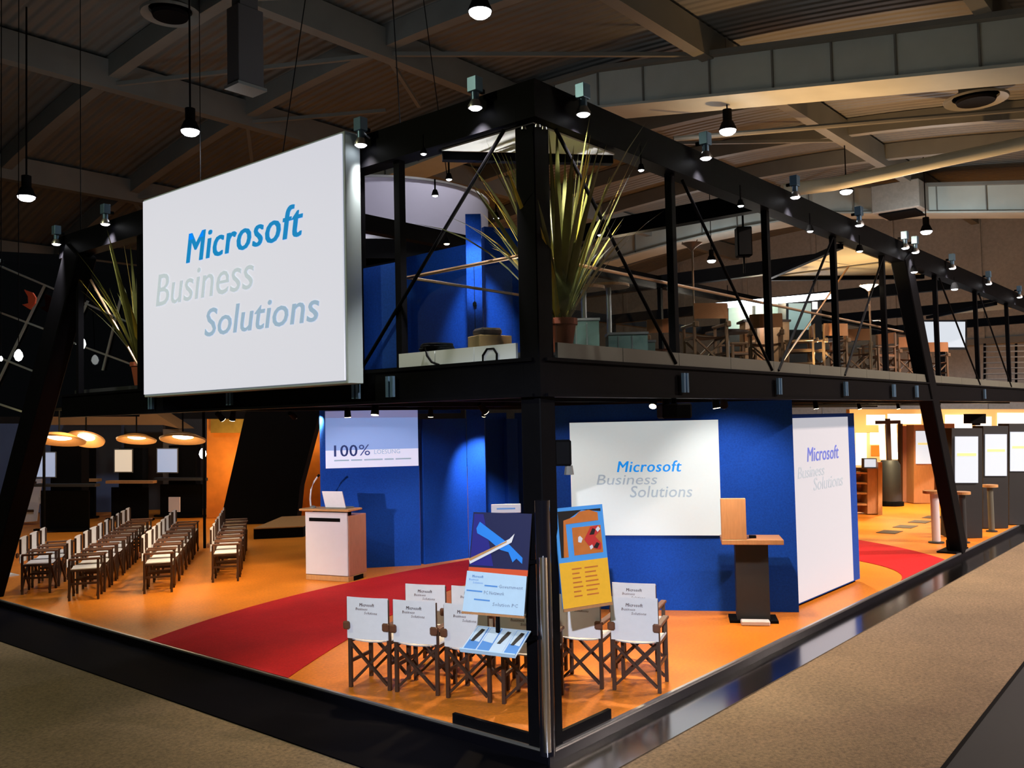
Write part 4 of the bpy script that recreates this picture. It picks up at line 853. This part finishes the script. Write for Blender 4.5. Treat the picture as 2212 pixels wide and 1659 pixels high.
lilac = mat('monitor_lilac',(.4,.5,.7),.4,emit=.42,ecol=(.55,.68,1)); warmscr = mat('monitor_warm',(.6,.5,.4),.4,emit=.55,ecol=(1,.82,.6)); 
dark_kiosk('dark demo kiosk with pale screen nearest the left strut', 72, 205, 962, 1148, False, (66,978,118,1030), lilac)
dark_kiosk('dark demo kiosk with two small panels behind the left chairs', 135, 210, 965, 1120, True, (168,972,186,998), warmscr)
dark_kiosk('dark demo kiosk with warm screen before the canopy', 228, 330, 968, 1125, True, (248,972,284,1019), warmscr)
dark_kiosk('dark demo kiosk with bluish screen right of the canopy post', 332, 448, 962, 1118, False, (340,970,382,1020), lilac)
# glowing oval bulbs
for i, (x, y, w, d) in enumerate(((40,768,18,17),(175,742,20,17),(438,980,16,19),(2,775,8,17))):
    q = bg((x,y), d); r = w/2*d/FP; t = thing('oval_pendant', ('white oval bulb lamp left of the raking strut','white oval bulb lamp right of the raking strut','small white oval bulb lamp beside the orange wall','white oval bulb lamp at the left picture edge')[i], 'lamp', q, 0, 'oval bulb lamps')
    B().lathe([(.001,-1.4*r),(.6*r,-1.1*r),(r,-.2*r),(.8*r,.7*r),(.3*r,1.4*r),(.001,1.5*r)], n=18).build('bulb','hazelamp',t,True); B().tube((0,0,1.45*r),(0,0,vz(q.y)-q.z-.05),.008,6).build('cord','matte',t)
# slanted lattice
t = thing('lattice_screen', 'dark slanting glazed lattice with thin grey bars at the far left', 'lattice')
DL = 18.5
for a, b in (((-40,558),(135,632)),((-40,660),(115,718)),((-40,757),(80,805)),((-40,860),(60,893)),((96,618),(-10,838)),((190,650),(110,822)),((262,640),(222,800)),((150,640),(320,715)),((130,730),(320,800)),((0,560),(-60,690))):
    B().bar(bg(a,DL), bg(b,DL), .035, .05, FWD).build('glazing_bar', 'girder', t)
bgquad('glazing', glass_mat('dark_glazing',(.12,.13,.17),.04), DL+.06, [(-60,900),(300,900),(330,560),(-60,540)], .03, t)
t = tag(bgquad('flame_emblem', mat('flame_red',(.75,.12,.05),.6), 18.2, [(48,658),(64,668),(75,655),(77,643),(70,632),(52,626),(60,640),(61,655)], .05), 'small red flame-shaped emblem hanging left of the strut', 'emblem')
# black slanting wall and orange walls
t = thing('slanting_wall', 'black slanting wall slab behind the left chairs and lectern', 'wall slab')
dd = 22.7; bgquad('slab','matte',dd,[(474,ypx(474,.002,dd)),(640,ypx(640,.002,dd)),(648,1050),(692,884),(532,882)],.5,t)
t = thing('orange_panel', 'glowing orange panel left of the black slanting wall', 'panel')
bgquad('panel_face','orangewall',24.5,[(446,ypx(446,.002,24.5)),(490,ypx(490,.002,24.5)),(545,905),(447,905)],.15,t); bgrect('gold_header',mat('gold',(.5,.32,.06),.35,metal=.6,var=.4,scale=4),24.4,455,905,543,935,.04,t)
t = thing('orange_panel', 'narrow orange panel between the black slanting wall and lectern wall', 'panel')
bgquad('panel_face','orangewall',24.0,[(640,ypx(640,.002,24)),(720,ypx(720,.002,24)),(720,900),(690,900),(652,1040)],.15,t)
# leaning white shelf unit at the far left
d = dfl(55,1135)
t = thing('display_rack', 'white leaning display rack with two dark bars at the far left edge', 'rack')
bgquad('rack_board','whitepl',d,[(26,1130),(78,1126),(90,1034),(58,1036)],.06,t); bgquad('rack_side','tanwood',d+.02,[(18,1132),(26,1130),(58,1036),(50,1036)],.06,t)
for y_, x0, x1 in ((1040,52,78),(1101,38,72)): bgrect('bar','darkwood',d-.03,x0,y_,x1,y_+5,.028,t)
d = dfl(100,1140); bgstand('paper_stack', 'white folded papers on a dark stand right of the leaning rack', 'papers', [('papers','canvas',d,84,1074,121,1088,.3),('stand_box','bluewall',d+.02,86,1089,116,1139,.3)])
d = dfl(340,1132); bgstand('small_screen', 'small upright grey screen behind the left chairs', 'screen', [('panel','whitepl',d,364,1074,388,1106,.05),('leg','black',d+.01,373,1106,379,1131,.04)])
q = onz((8,1245), 0); t = thing('paper_pile', 'white leaflets pile at the left picture edge', 'papers', (q.x,q.y,.001)); 
for i in range(3): B().box(-.18+.02*i,.2-.03*i,-.14,.15-.02*i,.012*i,.012*i+.011).build('sheet','canvas',t)
# warm glimmer on neighbouring orange floor and wall
# ================================================================== TRACK SPOTS UNDER THE DECK (the stand's own light)
def tracks(label, loc, tgt, watt, col=(1,.76,.46), deg=75, blend=.7, fix=True):
    loc = Vector(loc); tgt = Vector(tgt)
    t = thing('track_spot', label, 'spotlight', loc, 0, 'track spots under the deck'); d = (tgt-loc).normalized()
    B().tube(d*-.09, d*.05, .035, 12, .045).build('can','matte',t,True); B().tube(d*.051, d*.056, .04, 12).build('lamp_lens','lenswarm',t,True); B().tube((0,0,.03),(0,0,max(.05, 2.79-loc.z)),.008,6).build('stem','matte',t)
    spot(loc+d*.07, tgt, watt, col, deg, blend, .04)
WARM = (1,.74,.42)
tracks('track spot over the gap between front chairs and column', (2.6,2.2,2.62), (.7,1.4,0), 230, WARM)
tracks('track spot over the second chair row', (3.3,1.0,2.62), (1.2,.3,0), 230, WARM)
tracks('track spot aimed at the floor by the right stand edge', (3.4,.9,2.62), (3.2,.5,0), 170, WARM, 100)
tracks('track spot washing the right blue wall', (3.7,.35,2.60), (5.1,1.0,1.3), 150, (1,.92,.85), 80)
tracks('track spot washing the left end of the right blue wall', (2.6,2.9,2.60), (4.2,2.7,1.0), 60, (1,.92,.85), 80)
tracks('track spot over the red carpet', (2.2,4.9,2.60), (2.4,5.0,0), 150, (1,.85,.7), 110)
tracks('track spot over the red carpet before the lectern wall', (4.6,5.8,2.60), (4.9,6.2,0), 150, (1,.85,.7), 110)
tracks('track spot over the floor between red carpet and front chairs', (1.0,3.0,2.60), (.55,2.85,0), 150, WARM, 75)
tracks('track spot lighting the lectern', (1.8,7.2,2.60), (3.7,7.4,.9), 90, (1,.90,.82), 50)
spot((-10.8,1.0,3.1), (4.7,7.5,1.0), 5200, (.95,.93,.95), 11, .5, .04)
tracks('track spot lighting the slide wall', (2.6,6.6,2.60), (5.0,7.5,1.4), 30, (.9,.92,1), 70)
tracks('track spot over the floor in front of the lectern', (1.8,6.9,2.60), (2.1,8.0,0), 190, WARM, 95)
tracks('track spot beyond the display tower', (9.5,1.6,2.60), (9.6,1.3,0), 420, WARM, 120)
tracks('track spot over the dark floor plates', (14.5,2.6,2.60), (14.6,2.0,0), 560, (1,.76,.40), 130)
tracks('track spot over the right hand kiosks', (18.5,3.0,2.60), (18.5,2.6,0), 700, (1,.76,.40), 130)
tracks('track spot in front of the pillar lectern', (4.0,.6,2.60), (4.2,.3,0), 120, WARM, 90)
tracks('track spot on the blue pillar side of the centre', (6.35,6.25,2.60), (6.78,6.82,1.45), 330, (.85,.92,1), 62, 1.0)
# spots without fixtures, added at the deck end to light the left seating
spot((3.4,7.95,2.6), (1.2,9.7,0), 230, WARM, 80, .8, .05); spot((4.3,8.1,2.6), (3.2,10.2,0), 190, WARM, 85, .8, .05); spot((2.0,7.95,2.6), (2.3,8.6,0), 130, WARM, 90, .8, .05)
# frontal beam added behind the camera, without fixture, for chair backs and posters
spot((-13,-9.0,6.2), (.9,1.1,.75), 10500, (.86,.90,1), 13.5, .5, .08)
spot(bg((300,900),17.5), onz((300,1125),0), 90, (1,.7,.32), 110, .7, .1); spot(bg((150,900),17.5), onz((150,1140),0), 90, (1,.7,.32), 110, .7, .1)
point(bg((495,1000),23.5), 55, (1,.62,.22), .1); point(bg((675,960),23.4), 10, (1,.62,.22), .1)
# spots and points added upstairs, without fixtures
spot(bg((1010,330),8.9), bg((1027,600),10), 420, (.8,.9,1), 24, .8, .05); spot((1.2,2.4,4.6), (3.6,3.4,3.4), 14, (.8,.9,1), 90, .8, .05); spot((.55,1.3,4.65), (.3,.5,3.0), 22, (.85,.92,1), 90, .8, .05); spot((.9,.2,4.68), (.85,.5,3.2), 40, (1,.9,.6), 80, .8, .04); point((6.2,3.2,4.5), 45, (1,.78,.5), .1); point((10.5,3.0,4.5), 45, (1,.8,.55), .1)
spot((1.5,5.5,5.3), (4.6,8.0,6.3), 220, (.9,.88,1), 80, .8, .05)  # unseen spot added to brighten the grey ring
spot((.75,.85,3.05), (.45,.45,4.7), 150, (1,.95,.85), 100, .8, .05); spot((8.0,.9,3.05), (7.9,.7,4.7), 150, (1,.75,.42), 100, .8, .05)  # uplights added to brighten the ceiling triangles
# warm uplights added out of view on the stand roof to tint the hall roof
for i, (x, y, w_) in enumerate(((16.6,4.6,1900),(22.6,4.8,2300))):
    t = thing('added_uplight', ('nearer','farther')[i]+' added amber uplight, out of view on top of the right hand stand roof', 'floodlight', (x,y,5.05))
    B().box(-.2,.2,-.15,.15,0,.18).build('housing','matte',t,bevel=.01); B().box(-.17,.17,-.12,.12,.181,.19).build('lamp_glass','lenswarm',t)
    spot((x,y,5.3), (x+(.3 if i == 0 else 2),y-1.2,12), w_, (1,.50,.19), 108, .9, .15)
